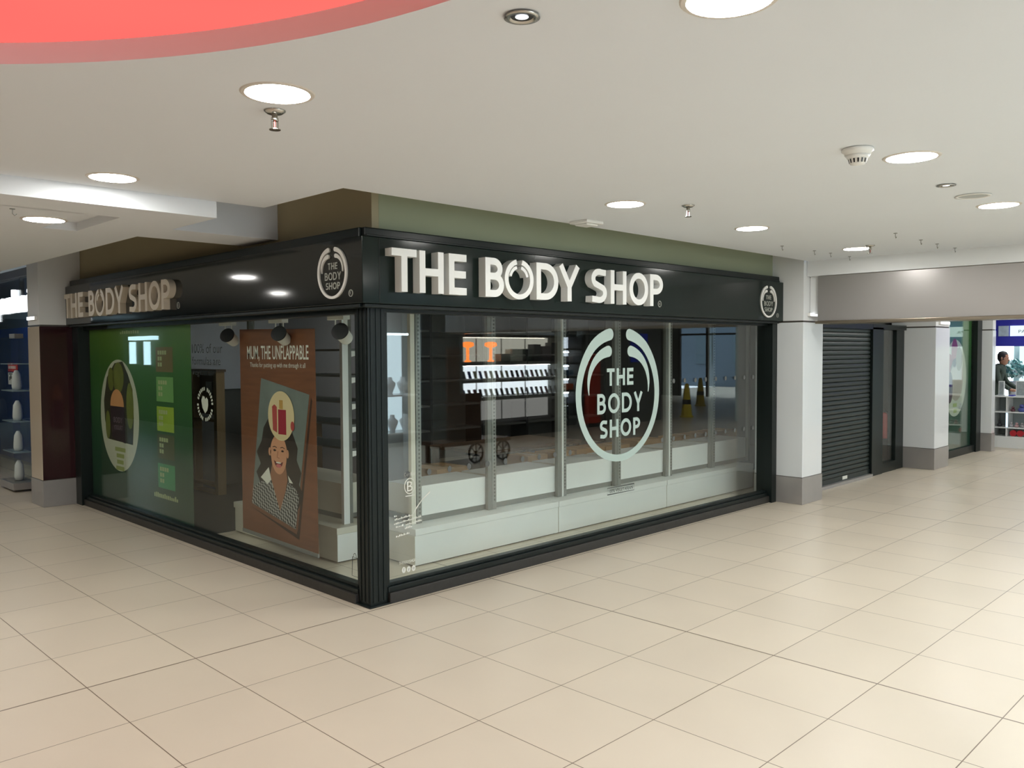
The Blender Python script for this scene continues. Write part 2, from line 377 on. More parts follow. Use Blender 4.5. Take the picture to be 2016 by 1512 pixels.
b = MB(); b.cyl((HC[0],HC[1],2.870), 2.16, .03, 'z', 120); b.build('added_spill_disc', WHITE_CEIL, cv, label='unseen white disc added to limit the red glow')  # unseen disc added to cut the red light spilling into the mall

# ------------------------------------------------------------ walls around the mall
b = MB(); b.box(-9.6,-9.5,-9,20,0,TOP); struct(b.build('wall_west', mat('mall_wall_warm', s2l(130,118,100), .7)))
b = MB(); b.box(-5.3,-5.1,8.5,20,0,2.69); b.box(-9.5,.6,20,20.1,0,3.3); b.box(.5,.6,12.5,20,0,3.3); struct(b.build('wall_north', mat('mall_wall_dim', s2l(70,68,62), .7)))
b = MB(); b.box(-9.5,-1.0,-9.1,-9.0,0,TOP); struct(b.build('wall_south', mat('mall_wall_pale', s2l(170,160,145), .7)))
# olive wall above the shopfront and inside the ceiling void
b = MB(); b.box(.201,5.9,.07,.13,2.60,TOP); struct(b.build('wall_above_window', OLIVE_R))
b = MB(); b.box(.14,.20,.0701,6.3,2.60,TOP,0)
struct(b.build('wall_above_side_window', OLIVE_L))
b = MB(); b.box(.2,.24,.16,6.0,2.12,2.62); b.box(.2,5.9,.131,.16,2.12,2.62); struct(b.build('wall_inner_head', DARK))
# inside of the closed shop
b = MB(); b.box(.2,30,6.0,6.1,0,2.72); b.box(10.9,11,.2,6.0,0,2.72); struct(b.build('wall_shop_back', DARK))
b = MB(); b.box(6.36,10.9,.32,.36,0,2.72); struct(b.build('wall_shop_inner', DARK))

# ------------------------------------------------------------ columns
def column(label, x0, x1, y0, y1, front, left, light=None):
    c = thing('column', label, 'column', ((x0+x1)/2, (y0+y1)/2, 0))
    MB().box(x0+.004,x1-.004,y0+.004,y1-.004,2.125,3.2).build('upper_shaft', WHITE_WALL, c)
    MB().box(x0+.012,x1-.012,y0+.012,y1-.012,2.105,2.128).build('recessed_strip', STRIP, c)  # thin dark strip set back between cladding and shaft
    b = MB(); b.box(x0,x1,y0,y1,.31,2.105)
    o = b.build('cladding', [front, left], c, bevel=.004)
    for p in o.data.polygons:
        if p.normal.x < -.5: p.material_index = 1
    MB().box(x0-.006,x1+.006,y0-.006,y1+.006,0,.31).build('plinth', STONE, c, bevel=.004)
    MB().box(x0-.003,x1+.003,y0-.003,y1+.003,.306,.316).build('plinth_trim', STRIP, c)
    return c
column('white clad square column on a grey plinth right of the large shop window', 5.838, 6.34, -.319, .28, PANEL_W, PANEL_W)
column('white clad square column on a grey plinth right of the closed roller shutter', 9.812, 10.42, -.438, .2, PANEL_W, PANEL_W)
column('slim white far column on a grey plinth beside the bright gift shop', 12.84, 13.02, -.37, -.12, PANEL_W, PANEL_W)
column('maroon and white column on a grey plinth left of the side window', -.323, .1395, 5.95, 6.39, PANEL_MAROON, mat('cream_gloss_panel', s2l(205,190,168), .15, coat=.3))
def wall_light(label, fn, pts):
    t = thing('wall_light', label, 'wall light', fn(pts[0], pts[2], 0), 'small lights on the columns')
    MB().poly(rect(pts[0],pts[1],pts[2],pts[3]), fn, 0, .03).build('housing', WHITEP, t, bevel=.004)
    MB().poly(rect(pts[0]+.008,pts[1]-.008,pts[2]+.006,pts[3]-.006), fn, .0301, .034).build('lens', LAMPW, t)
wall_light('small lit box on the column right of the large window', face_s(-.3155), (5.95,6.17,2.175,2.215))
wall_light('small lit box on the column right of the roller shutter', face_s(-.434), (9.93,10.33,2.155,2.195))
wall_light('small lit box on the maroon and white column', face_w(-.3195,0), (-6.31,-6.02,2.18,2.225))

# ------------------------------------------------------------ bulkhead and grey shutter housing across the mall
b = MB(); b.box(5.92,6.36,-5.9,-.32,2.63,H+.01); b.box(6.0,6.36,-5.9,-.32,2.2,2.64); struct(b.build('wall_bulkhead', WHITE_WALL))
t = thing('shutter_housing', 'long grey metal shutter housing spanning the mall on the right', 'shutter housing', (6.0,-.43,2.1))
MB().box(5.95,6.34,-5.9,-.43,2.115,2.628).build('casing', GREYBOX, t, bevel=.006)
MB().box(5.935,6.36,-5.9,-.41,2.085,2.117).build('bottom_rail', STEEL, t, bevel=.004)

# ------------------------------------------------------------ shopfront: frames, posts, glass
t = thing('corner_post', 'dark green fluted corner post between the two shop windows', 'post', (.16,.13,0))
b = MB(); b.box(.085,.235,.055,.20,0,2.13)
b.build('post', FRAME, t, bevel=.006)
b = MB()
for k in range(3): b.box(.079,.086,.075+k*.045,.095+k*.045,.03,2.12); b.box(.105+k*.045,.125+k*.045,.049,.056,.03,2.12)
b.build('fluting', FRAME, t, bevel=.003)
MB().box(.06,.25,.03,.22,0,.012).build('foot_plate', FRAME, t, bevel=.003)

wi = bpy.data.objects.new('window_1', None); COL.objects.link(wi); wi.location = (3,.1,0); struct(wi)
b = MB(); b.box(.235,5.73,.05,.16,.075,.115); b.box(.235,5.73,.06,.15,2.07,2.13); b.box(5.725,5.838,.0,.2,0,2.13); b.box(.235,.262,.07,.15,.075,2.1)
b.box(.235,5.73,.075,.14,.115,.14); b.box(.235,5.73,.04,.10,2.095,2.125)
b.build('window_frame', FRAME, wi, bevel=.004)
b = MB(); b.box(.235,5.73,.03,.16,0,.076); b.build('kick_board', KICK, wi, bevel=.004)
b = MB(); b.box(.26,5.73,.097,.107,.13,2.08); b.build('glass_pane', GLASS, wi)
wi2 = bpy.data.objects.new('window_2', None); COL.objects.link(wi2); wi2.location = (.15,3,0); struct(wi2)
b = MB(); b.box(.075,.2,.20,5.8,.07,.105); b.box(.09,.19,.20,5.8,2.06,2.13); b.box(.03,.2,5.76,5.95,0,2.13); b.box(.10,.18,.20,.235,.07,2.1)
b.box(.10,.17,.20,5.8,.105,.13); b.build('window_frame', FRAME, wi2, bevel=.004)
b = MB(); b.box(.055,.2,.20,5.8,0,.071); b.build('kick_board', KICK, wi2, bevel=.004)
b = MB(); b.box(.145,.155,.22,5.78,.12,2.07); b.build('glass_pane', GLASS_L, wi2)

# ------------------------------------------------------------ fascia boards
t = thing('fascia_board', 'glossy dark green fascia board over the large right window', 'fascia', (3,0,2.12))
MB().box(-.037,5.88,-.067,.065,2.122,2.571).build('board', FASCIA, t, bevel=.004)
MB().box(.02,5.84,-.02,.07,2.571,2.64).build('top_moulding', FRAME, t, bevel=.008)
MB().box(.02,5.80,-.045,.0,2.575,2.59).build('moulding_lip', FRAME, t, bevel=.003)
MB().box(-.0,5.80,-.04,.06,2.095,2.122).build('bottom_moulding', FRAME, t, bevel=.005)
MB().box(.098,.102,-.0685,-.066,2.13,2.565).build('panel_joint', DARKER, t)
t = thing('fascia_board', 'glossy dark green fascia board over the left side window', 'fascia', (0,3,2.12))
MB().box(-.0371,.06,-.064,5.94,2.1225,2.5705).build('board', mat('dark_grey_green_gloss', s2l(22,26,26), .07, spec=.6), t, bevel=.004)
MB().box(.0,.14,.021,5.9,2.571,2.64).build('top_moulding', FRAME, t, bevel=.008)
MB().box(-.02,.06,-.0,5.9,2.095,2.122).build('bottom_moulding', FRAME, t, bevel=.005)

LET = [('T',.15,.365),('H',.39,.61),('E',.66,.83),('B',1.02,1.215),('Q',1.225,1.545),('D',1.58,1.84),('Y',1.85,2.11),('S',2.265,2.475),('H',2.53,2.755),('O',2.80,3.085),('P',3.115,3.32)]
def shop_sign(fm, k, m, label, d0, d1, v0=2.205, v1=2.50, w=.052):
    t = thing('shop_sign', label, 'shop sign', fm(1.7*k, v0, 0))
    for ch, a, c in LET:
        b = MB()
        if ch == 'Q':
            cu, cv_, r = (a+c)/2*k, (v0+v1)/2, (v1-v0)/2*1.06
            g = lambda u, v, d: fm(cu+(u-cu)*k*((c-a)/2/.155), v, d)
            pts, ws = [], []
            for i in range(49):
                aa = math.radians(78 - 336*i/48); pts.append((cu+r*.87*math.cos(aa), cv_+r*.87*math.sin(aa))); ws.append(r*.25)
            b.ribbon(pts, ws, g, d0, d1); 
            for s in (-1, 1):
                pts = [(cu+s*r*.60*math.sin(math.radians(14+62*i/12)), cv_+r*.60*math.cos(math.radians(14+62*i/12))) for i in range(13)]
                b.ribbon(pts, [r*.16]*13, g, d0, d1-.004)
            o = b.build('letter', m, t); o['label'] = 'ring shaped letter O with an open top'
        else:
            glyph(b, ch, a*k, c*k, v0, v1, w*(1 if k > .95 else .95), fm, d0, d1); b.build('letter', m, t)
    b = MB(); cu = (3.37)*k; b.ribbon(ell(cu, v0+.03, .025, .028, 20), .006, fm, d0, d0+.006, True); text_mesh(b, 'R', .026, fm, d0+.005, d0+.005, cu, v0+.017)
    b.build('registered_mark', LOGO_THIN, t)
shop_sign(face_s(-.067), 1.0, LETTER, 'raised white letters THE BODY SHOP over the right window', -.001, .075)
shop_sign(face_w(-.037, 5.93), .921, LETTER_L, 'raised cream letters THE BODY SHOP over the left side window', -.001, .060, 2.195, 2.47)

def logo_sign(fm, cu, cv_, rx, ry, label):
    g = lambda u, v, d: fm(cu+u*rx, cv_+v*ry, d)
    t = thing('logo_sign', label, 'logo sign', fm(cu, cv_, 0))
    b = MB(); logo_ring(b, 0, 0, 1, g, -.001, .012); b.build('ring', LOGO_W, t)
    for s in (-1, 1):
        b = MB(); logo_arm(b, 0, 0, 1, s, g, -.001, .012); b.build('inner_arm', LOGO_W, t)
    b = MB(); logo_words(b, 0, 0, 1, g, -.001, .006, .045); b.build('lettering', LOGO_THIN, t)
    b = MB(); b.ribbon(ell(1.18, -.82, .12, .12, 20), .03, g, 0, .005, True); text_mesh(b, 'R', .13, g, .005, .005, 1.18, -.88); b.build('registered_mark', LOGO_THIN, t)
logo_sign(face_s(-.067), 5.485, 2.338, .185, .185, 'small round white logo at the right end of the right fascia')
logo_sign(face_w(-.037, 0), -.287, 2.345, .185, .185, 'small round cream logo near the corner on the left fascia')

# ------------------------------------------------------------ vinyls on the right window
fr = face_s(.0965)
t = thing('logo_decal', 'large frosted ring logo reading THE BODY SHOP on the window', 'window decal', (2.96,.096,1.38))
g = lambda u, v, d: fr(2.965+u*.64, 1.382+v*.645, d)
b = MB(); logo_ring(b, 0, 0, 1, g, 0, .0008); b.build('ring', FROST, t)
for s in (-1, 1):
    b = MB(); logo_arm(b, 0, 0, 1, s, g, 0, .0008); b.build('inner_arm', FROST, t)
b = MB(); logo_words(b, 0, 0, 1, g, 0, .0008, .052); b.build('lettering', FROST, t)
first = None
for row, z in enumerate((.895, 1.48)):
    for k in range(27):
        x = .455+.2*k
        if x > 5.6: continue
        if row == 1 and k < 17: continue
        if abs(x-2.965) < .62 and row == 0: continue
        if first is None:
            b = MB(); b.poly(ell(0,0,.021,.024,18), face_s(0), 0, .0008); first = b.build('safety_dot', DOTM); o = first
        else: o = first.copy(); COL.objects.link(o)
        o.location = (x, .0965, z)
        tag(o, 'frosted round safety dot in the low row across the right window' if row == 0 else 'frosted round safety dot in the upper row right of the window logo', 'window dot', 'low window dots' if row == 0 else 'upper window dots')
b = MB(); text_mesh(b, '100% VEGETARIAN', .032, fr, .0008, .0008, 2.985, .465, .37, .01)
b.ribbon([(2.78,.452),(3.19,.452),(3.19,.512),(2.78,.512)], .005, fr, .0004, .0008, True)
tag(b.build('vegetarian_decal', mat('dark_decal', s2l(60,66,62), .5)), 'small 100% VEGETARIAN sticker low on the right window', 'window decal')
b = MB(); text_mesh(b, 'Certified', .026, fr, .0008, .0008, .47, .885, .10); b.ribbon(ell(.47,.81,.048,.056,28), .006, fr, 0, .0008, True)
text_mesh(b, 'B', .075, fr, .0008, .0008, .47, .772)
b.box(.43,.515,.0957,.0965,.735,.742)
tag(b.build('certified_decal', DECAL), 'white Certified B circle sticker near the corner post', 'window decal')
b = MB()
for i, (u0_, u1_, v) in enumerate([(.325,.36,.60),(.33,.50,.575),(.325,.59,.545),(.34,.42,.52),(.43,.59,.525),(.42,.50,.50),(.34,.47,.45)]):
    n = int((u1_-u0_)/.014); 
    for k in range(n):
        b.box(u0_+k*.014, u0_+k*.014+.010, .0957, .0965, v+k*.0012, v+k*.0012+random.choice([.008,.011,.014]))
b.ribbon([(.50,.60),(.53,.64),(.58,.69),(.66,.745)], [.004,.010,.006,.012], fr, 0, .0008)
tag(b.build('quote_decal', DECAL), 'faded white handwriting sticker low beside the corner post', 'window decal')
t = thing('social_decal', 'three small round white social icons at the window foot', 'window decal', (.45,.096,.2))
for k, s in enumerate('fyo'):
    cu = .408+k*.045; b = MB(); b.poly(ell(cu,.20-.001*k,.018,.022,22), fr, 0, .0006); ic = b.build('icon_disc', DECAL, t)
    b = MB(); text_mesh(b, s, .024, fr, .0009, .0009, cu, .190); b.build('icon_mark', BASE_GREY, ic)
b = MB(); text_mesh(b, 'THEBODYSHOP', .022, fr, .0008, .0008, .44, .245, .15); tag(b.build('web_decal', DECAL), 'small white web address sticker above the round icons', 'window decal')
t = thing('bag_decal', 'faint outlined shopping bag sticker low on the left window', 'window decal', (.15,.4,.2))
fl = face_w(.1445)
b = MB(); b.ribbon([(-.37,.16),(-.29,.16),(-.30,.30),(-.36,.30)], .004, fl, 0, .0008, True); b.ribbon(ell(-.33,.30,.018,.03,12,0,PI), .004, fl, 0, .0008); b.build('outline', DOTM, t)

# ------------------------------------------------------------ vinyls on the left window (just inside the glass)
GREENV = grad_mat('green_vinyl_blend', [(0,s2l(36,62,50)),(.35,s2l(40,78,52)),(.75,s2l(58,104,40)),(1,s2l(92,126,44))], .1, 2.1)
fg = face_w(.160)
t = thing('green_vinyl', 'tall green printed vinyl filling the far part of the left window', 'window vinyl', (.16,4.4,.1))
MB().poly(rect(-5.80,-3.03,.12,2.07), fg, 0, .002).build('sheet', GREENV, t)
WOV = mat('print_white', s2l(196,198,176), .4)
b = MB(); b.poly(ell(-4.88,1.10,.56,.62,60), fg, .0021, .003); b.build('white_oval', WOV, t)
def blob(mb, pts, fm, d, e=.0006): mb.poly(pts, fm, d, d+e)
AVO = mat('print_avocado', s2l(104,112,44), .5, var=.3, vscale=9); AVOD = mat('print_leaf_dark', s2l(44,46,28), .5, var=.3, vscale=14)
b = MB(); blob(b, [(-5.31,1.03),(-5.33,1.25),(-5.22,1.52),(-4.98,1.68),(-4.75,1.70),(-4.60,1.56),(-4.48,1.40),(-4.46,1.08),(-4.50,.80),(-5.20,.82)], fg, .0031); b.build('leaf_print', AVOD, t)
for q in ((-4.88,1.52,.16,.17),(-4.56,1.22,.10,.25),(-5.22,.98,.07,.16),(-5.10,1.50,.09,.13)): b = MB(); blob(b, ell(*q), fg, .0039); b.build('avocado_print', AVO, t)
b = MB(); blob(b, [(-5.10,.84),(-5.14,1.20),(-4.72,1.20),(-4.70,.80)], fg, .0047); jar = b.build('jar_print', mat('print_jar', s2l(38,30,34), .4), t)
b = MB(); blob(b, ell(-4.93,1.20,.20,.19,24,0,PI), fg, .0047); b.build('jar_lid_print', mat('print_tan', s2l(190,140,90), .4), jar)
b = MB(); text_mesh(b, 'BODY', .06, fg, .0056, .0056, -4.91, 1.02, .26); text_mesh(b, 'YOGURT', .05, fg, .0056, .0056, -4.91, .94, .26); b.build('jar_lettering', mat('print_grey_lilac', s2l(110,100,108), .5), jar)
b = MB()
for k, (a, c) in enumerate([(-5.02,-4.72),(-4.98,-4.76),(-4.97,-4.78),(-5.0,-4.76)]): b.poly(rect(a,c,.70-.07*k,.745-.07*k), fg, .0031, .0036)
b.build('caption_print', mat('print_light_green', s2l(150,160,96), .5), t)
TL = [('tile_print', 1.60, s2l(96,84,50)), ('tile_print', 1.30, s2l(92,134,74)), ('tile_print', 1.0, s2l(122,146,44)), ('tile_print', .72, s2l(66,70,44)), ('tile_print', .42, s2l(56,120,80))]
PT = mat('print_pale', s2l(168,180,130), .5)
for i, (nme, z, colr) in enumerate(TL):
    tl = MB().poly(rect(-3.85,-3.44,z,z+.25), fg, .0021, .0028).build(nme, mat('tile_ink_%s' % 'abcde'[i], [min(1,c*1.5) for c in colr], .45), t)
    b = MB()
    for r in range(3):
        for k in range(4 if r == 0 else 2): b.poly(rect(-3.80+k*.055,-3.757+k*.055,z+.175-.06*r,z+.215-.06*r), fg, .0029, .0034)
    b.build('tile_caption', PT, tl)
b = MB()
for k in range(14): b.poly(rect(-3.96+k*.042,-3.93+k*.042,.315,.315+random.choice([.03,.04,.05])), fg, .0021, .0028)
b.build('footer_print', PT, t)
b = MB()
for k in range(9): b.poly(rect(-4.80+k*.06,-4.76+k*.06,2.0,2.0+random.choice([.02,.03,.035])), fg, .0021, .0028)
b.build('header_print', PT, t)
t = thing('vegetarian_text_decal', 'grey text lines starting 100% of our formulas on the left window', 'window decal', (.155,2.5,1.8))
b = MB(); fi = face_w(.157)
TX = mat('text_dark', s2l(52,56,58), .6)
text_mesh(b, '100% of our', .085, fi, 0, 0, -3.0, 1.79, .62, align='LEFT'); text_mesh(b, 'formulas are', .075, fi, 0, 0, -3.0, 1.68, .58, align='LEFT')
text_mesh(b, 'vegetarian', .06, fi, 0, 0, -3.0, 1.585, .45, align='LEFT')
b.build('lettering', TX, t)
t = thing('vegetarian_round_decal', 'round white heart sticker with a lettered rim on the left window', 'window decal', (.155,2.75,1.3))
b = MB()
for k in range(28):
    a = 2*PI*k/28
    if k % 7 == 6: continue
    b.poly([(-2.745+.15*math.cos(a+s_)*q, 1.315+.145*math.sin(a+s_)*q) for s_, q in ((0,.88),(.14,.88),(.14,1.1),(0,1.1))], fi, 0, .0006)
b.build('lettered_rim', DECAL, t)
b = MB(); b.poly([(-2.745,1.23),(-2.80,1.28),(-2.82,1.35),(-2.79,1.39),(-2.755,1.385),(-2.74,1.36),(-2.715,1.38),(-2.685,1.36),(-2.68,1.31),(-2.70,1.26)], fi, 0, .0006); b.build('heart', DECAL, t)

# ------------------------------------------------------------ hanging poster in the left window
fp = face_w(.30)
t = thing('poster', 'tall hanging poster with a smiling child headed MUM, THE UNFLAPPABLE', 'poster', (.3,1.7,.17))
MB().poly([(-2.33,.20),(-1.07,.17),(-1.08,1.98),(-2.33,2.0)], fp, -.003, 0).build('sheet', wood_mat('poster_wood_print', s2l(98,58,36), s2l(134,84,54), (1,1,9), .5), t)
MB().poly([(-2.33,.17),(-1.07,.14),(-1.07,.172),(-2.33,.202)], fp, -.008, .005).build('bottom_bar', RAIL, t)
b = MB(); text_mesh(b, 'MUM, THE UNFLAPPABLE', .115, fp, .001, .001, -1.685, 1.735, 1.02, .01); b.build('headline', DECAL, t)
b = MB(); text_mesh(b, 'Thanks for putting up with me through it all', .04, fp, .001, .001, -1.685, 1.665, .92, .0); b.build('subheading', DECAL, t)
b = MB(); b.poly([(-2.18,.42),(-1.40,.28),(-1.38,.32),(-1.15,1.43),(-1.13,1.40),(-1.36,.24)], fp, .0002, .0006); b.build('photo_shadow', mat('print_shadow_brown', s2l(52,30,20), .6), t)
b = MB(); b.poly([(-2.15,.45),(-1.41,.32),(-1.17,1.45),(-1.95,1.57)], fp, .0008, .0016); pic = b.build('photo_backdrop', mat('print_backdrop', s2l(112,122,118), .5, var=.3, vscale=5), t)
b = MB(); b.poly([(-2.00,.66),(-2.06,.74),(-1.98,.82),(-2.05,.92),(-1.96,1.02),(-1.92,1.14),(-1.82,1.24),(-1.66,1.30),(-1.50,1.24),(-1.44,1.12),(-1.36,1.0),(-1.38,.90),(-1.31,.80),(-1.35,.70),(-1.28,.62),(-1.36,.50),(-1.50,.48),(-1.8,.6)], fp, .0018, .0022); b.build('hair', mat('print_hair', s2l(44,34,28), .6, var=.3, vscale=18), pic)
b = MB(); b.poly([(-1.76,.90),(-1.57,.90),(-1.53,.72),(-1.57,.60),(-1.66,.44),(-1.78,.60),(-1.82,.72)], fp, .0024, .0028); b.build('neck', mat('print_skin_shade', s2l(150,104,76), .6), pic)
b = MB(); b.poly([(-2.15,.455),(-1.41,.325),(-1.35,.60),(-1.40,.66),(-1.52,.70),(-1.66,.44),(-1.80,.70),(-2.0,.66),(-2.12,.60)], fp, .003, .0034); b.build('checked_shirt', checker_mat('print_check', s2l(30,30,34), s2l(170,170,164), 46), pic)
b = MB(); b.poly([(-1.98,.70),(-1.84,.80),(-1.80,.70),(-1.86,.65)], fp, .0036, .004); b.poly([(-1.52,.76),(-1.50,.70),(-1.44,.70)], fp, .0036, .004); b.build('white_collar', DECAL, pic)
fq = lambda u, v, d: fp(-1.665+(u+1.66)*.86, .925+(v-.92)*.72, d)
SK = mat('print_skin', s2l(206,150,116), .6, var=.06, vscale=8)
b = MB(); b.poly([(-1.66+.165*math.cos(a)*(1 if math.sin(a) > 0 else .92), .92+.235*math.sin(a)) for a in [2*PI*k/36 for k in range(36)]], fq, .0042, .0046)
b.poly(ell(-1.835,.94,.025,.05,14), fq, .0042, .0046); b.poly(ell(-1.49,.94,.022,.05,14), fq, .0042, .0046); b.build('face', SK, pic)
b = MB()
for cu in (-1.735,-1.585): b.poly(ell(cu,.965,.026,.012,14), fq, .0048, .0051); b.ribbon([(cu-.04,1.0),(cu,1.012),(cu+.04,.998)], .008, fq, .0048, .0051)
b.build('eyes', mat('print_eye', s2l(40,26,20), .5), pic)
b = MB(); b.ribbon([(-1.672,.96),(-1.69,.885),(-1.645,.875)], .01, fq, .0048, .005); b.build('nose', mat('print_skin_line', s2l(160,100,74), .6), pic)
b = MB(); b.poly([(-1.755,.845),(-1.70,.825),(-1.63,.82),(-1.575,.84),(-1.60,.79),(-1.64,.765),(-1.70,.765),(-1.735,.80)], fq, .0048, .0051); b.build('mouth', mat('print_mouth', s2l(110,30,34), .5), pic)
b = MB(); b.poly(ell(-1.66,.785,.05,.022,20), fq, .0053, .0056); b.build('tongue', mat('print_tongue', s2l(206,110,112), .5), pic)
b = MB(); b.poly(ell(-1.665,.822,.05,.009,14), fq, .0053, .0056); b.build('teeth', DECAL, pic)
b = MB(); b.poly(ell(-1.615,1.255,.215,.21,48), fp, .006, .0066); b.build('round_sticker', mat('print_cream', s2l(222,204,160), .5), pic)
PINKR = mat('print_crimson', s2l(160,40,58), .45)
b = MB(); b.poly([(-1.66,1.10),(-1.53,1.10),(-1.53,1.31),(-1.66,1.31)], fp, .0068, .0072); b.build('bottle_print', PINKR, pic)
b = MB(); b.poly([(-1.64,1.315),(-1.58,1.315),(-1.58,1.39),(-1.64,1.39)], fp, .0068, .0072); b.build('bottle_cap_print', mat('print_gold', s2l(196,154,84), .4), pic)
b = MB(); b.poly([(-1.75,1.13),(-1.68,1.11),(-1.68,1.33),(-1.72,1.35),(-1.76,1.33)], fp, .0068, .0072); b.poly(ell(-1.43,1.18,.03,.04,14), fp, .0068, .0072); b.build('tube_print', mat('print_rose', s2l(176,72,70), .45), pic)

# ------------------------------------------------------------ downlights and ceiling fittings
ring_bm = MB(); ring_bm.lathe((0,0,0), [(.124,.0),(.124,-.005),(.138,-.004),(.143,0)], 40)
disc_bm = MB(); disc_bm.lathe((0,0,0), [(.002,-.0065),(.06,-.0065),(.1215,-.0055),(.1215,-.001)], 40)
proto = None
DL = [(-1.62,-1.78,H,'large round downlight above the sprinkler at the upper left'),
 (-1.50,.29,H,'round downlight in front of the dropped ceiling step on the left'),
 (-1.36,2.20,Z1,'round downlight in the lowered ceiling above the side window sign'),
 (1.31,-3.10,H,'round downlight beside the smoke detector'),
 (1.35,-1.20,H,'round downlight left of the middle sprinkler'),
 (3.04,-1.22,H,'round downlight right of the middle sprinkler'),
 (3.30,-2.98,H,'round downlight next to the flush ceiling speaker'),
 (5.10,-1.23,H,'smallest downlight above the white bulkhead beside a sprinkler'),
 (-1.14,-3.47,H,'round downlight cut off by the top edge of the photo')]
DL[2] = (-1.527,1.463,Z1,DL[2][3])
OFF = [(1.31,-4.9),(3.3,-4.9),(5.1,-4.9),(5.1,-3.0),(8.2,-1.3),(8.2,-3.2),(10.5,-1.3),(10.5,-3.2),(12.5,-1.3),(12.5,-3.2),(8.2,-5.3),(12.5,-5.3),(-8.1,-.2),(-4.4,.12),(-7.9,-6.9),(-3.3,-7.6),(-5.8,-7.6)]
OFF2 = [(-3.3,3.6),(-3.3,1.5),(-1.6,4.6),(-1.6,8.4),(-5.6,3.6),(-3.3,6.8)]  # unseen lamps, one of them added to brighten the floor on the left
OFF += [(14.95,-.45),(14.35,-.9),(14.5,-5.5),(19.5,-6.5),(14.5,-3.0),(21.5,-12.2)]  # unseen lamps added to brighten the gift shop and the opposite hall
for x, y in OFF: DL.append((x,y,H,'one of the continued and added round downlights further along the mall outside the photo'))
for x, y in OFF2: DL.append((x,y,Z1,'one of the continued and added round downlights under the lowered ceiling outside the photo'))
for i, (x, y, z, lab) in enumerate(DL):
    if proto is None:
        proto = thing('downlight', lab, 'ceiling light'); 
        ring_bm.build('trim_ring', mat('downlight_trim', s2l(215,208,198), .4), proto)
        disc_bm.build('diffuser', DL_MAT, proto)
        o = proto
    else: o = copy_tree(proto)
    o.location = (x, y, z); tag(o, lab, 'ceiling light', 'round recessed downlights')

def spot(x, y, lab):
    t = thing('recessed_spotlight', lab, 'ceiling light', (x,y,H), 'small recessed spotlights')
    MB().lathe((x,y,H), [(.036,0),(.052,-.002),(.055,-.007),(.038,-.009),(.034,0)], 28).build('trim_ring', CHROME, t, smooth=True)
    MB().lathe((x,y,H), [(.036,-.001),(.034,-.004),(.02,-.003),(.003,-.003)], 28).build('reflector', BLACK, t)
    MB().lathe((x,y,H), [(.020,-.0045),(.002,-.0065)], 20).build('lamp', emit_mat('spot_glow', (.9,.95,1), 3), t)
spot(-1.48,-2.97,'small chrome spotlight near the top edge left of centre')
spot(2.25,-2.97,'small spotlight in the ceiling left of the flush speaker')
def sprinkler(x, y, s, lab, z=H):
    t = thing('sprinkler', lab, 'sprinkler', (x,y,z), 'ceiling sprinklers')
    MB().lathe((x,y,z), [(.045*s,0),(.045*s,-.004),(.03*s,-.014),(.01,-.016)], 24).build('escutcheon', CHROME, t, smooth=True)
    MB().lathe((x,y,z), [(.012,-.014),(.012,-.03),(.016,-.032),(.016,-.042),(.010,-.044)], 16).build('body', CHROME, t, smooth=True)
    b = MB(); b.box(x-.016,x-.011,y-.003,y+.003,z-.075,z-.04); b.box(x+.011,x+.016,y-.003,y+.003,z-.075,z-.04); b.build('frame_arms', CHROME, t)
    MB().cyl((x,y,z-.070),.004,.03,'z',10).build('glass_bulb', mat('bulb_red', s2l(150,60,50), .2), t)
    MB().lathe((x,y,z), [(.006,-.074),(.024,-.077),(.024,-.080),(.004,-.082)], 16).build('deflector', CHROME, t)
sprinkler(-1.51,-1.56,1.0,'chrome sprinkler below the large downlight at upper left')
sprinkler(1.71,-1.47,1.0,'chrome sprinkler between the two middle downlights')
sprinkler(4.93,-1.43,1.0,'chrome sprinkler beside the smallest downlight')
t = thing('smoke_detector', 'white round smoke detector on the ceiling', 'smoke detector', (.92,-2.98,H))
MB().lathe((.92,-2.98,H), [(.052,0),(.074,-.002),(.076,-.014),(.066,-.020),(.062,-.034)], 32).build('base', WHITEP, t, smooth=True)
chm = MB().lathe((.92,-2.98,H), [(.060,-.034),(.050,-.050),(.044,-.052),(.036,-.078),(.002,-.080)], 32).build('chamber', WHITEP, t, smooth=True)
b = MB()
for k in range(14):
    a = 2*PI*k/14; c, s_ = math.cos(a), math.sin(a); 
    q = [(.0455,-.054,-.004),(.0455,-.054,.004),(.040,-.074,.0035),(.040,-.074,-.0035)]
    b.add([(.92+r*c-o_*s_, -2.98+r*s_+o_*c, H+z) for r, z, o_ in q], [(0,1,2,3)])
b.build('vents', BLACK, chm)
t = thing('motion_sensor', 'flat white square fitting on the ceiling edge above the sign', 'sensor', (1.76,-.50,H))
MB().box(1.66,1.86,-.60,-.42,H-.022,H).build('base', WHITEP, t, bevel=.004)
MB().box(1.69,1.83,-.57,-.45,H-.035,H-.022).build('cover', WHITEP, t, bevel=.006)
t = thing('ceiling_speaker', 'flush round grey speaker in the ceiling at the right', 'speaker', (2.77,-2.97,H))
MB().lathe((2.77,-2.97,H), [(.09,0),(.108,-.002),(.110,-.006),(.09,-.008),(.088,-.002)], 36).build('rim', WHITEP, t, smooth=True)
MB().lathe((2.77,-2.97,H), [(.088,-.003),(.04,-.004),(.002,-.004)], 36).build('grille', mat('speaker_grille', s2l(176,180,178), .6), t)
HK = [(4.34,-.82),(4.95,-.86),(5.28,-.88),(5.75,-.88),(4.23,-1.93),(4.87,-1.92),(5.3,-1.92),(5.78,-1.93)]
hp = None
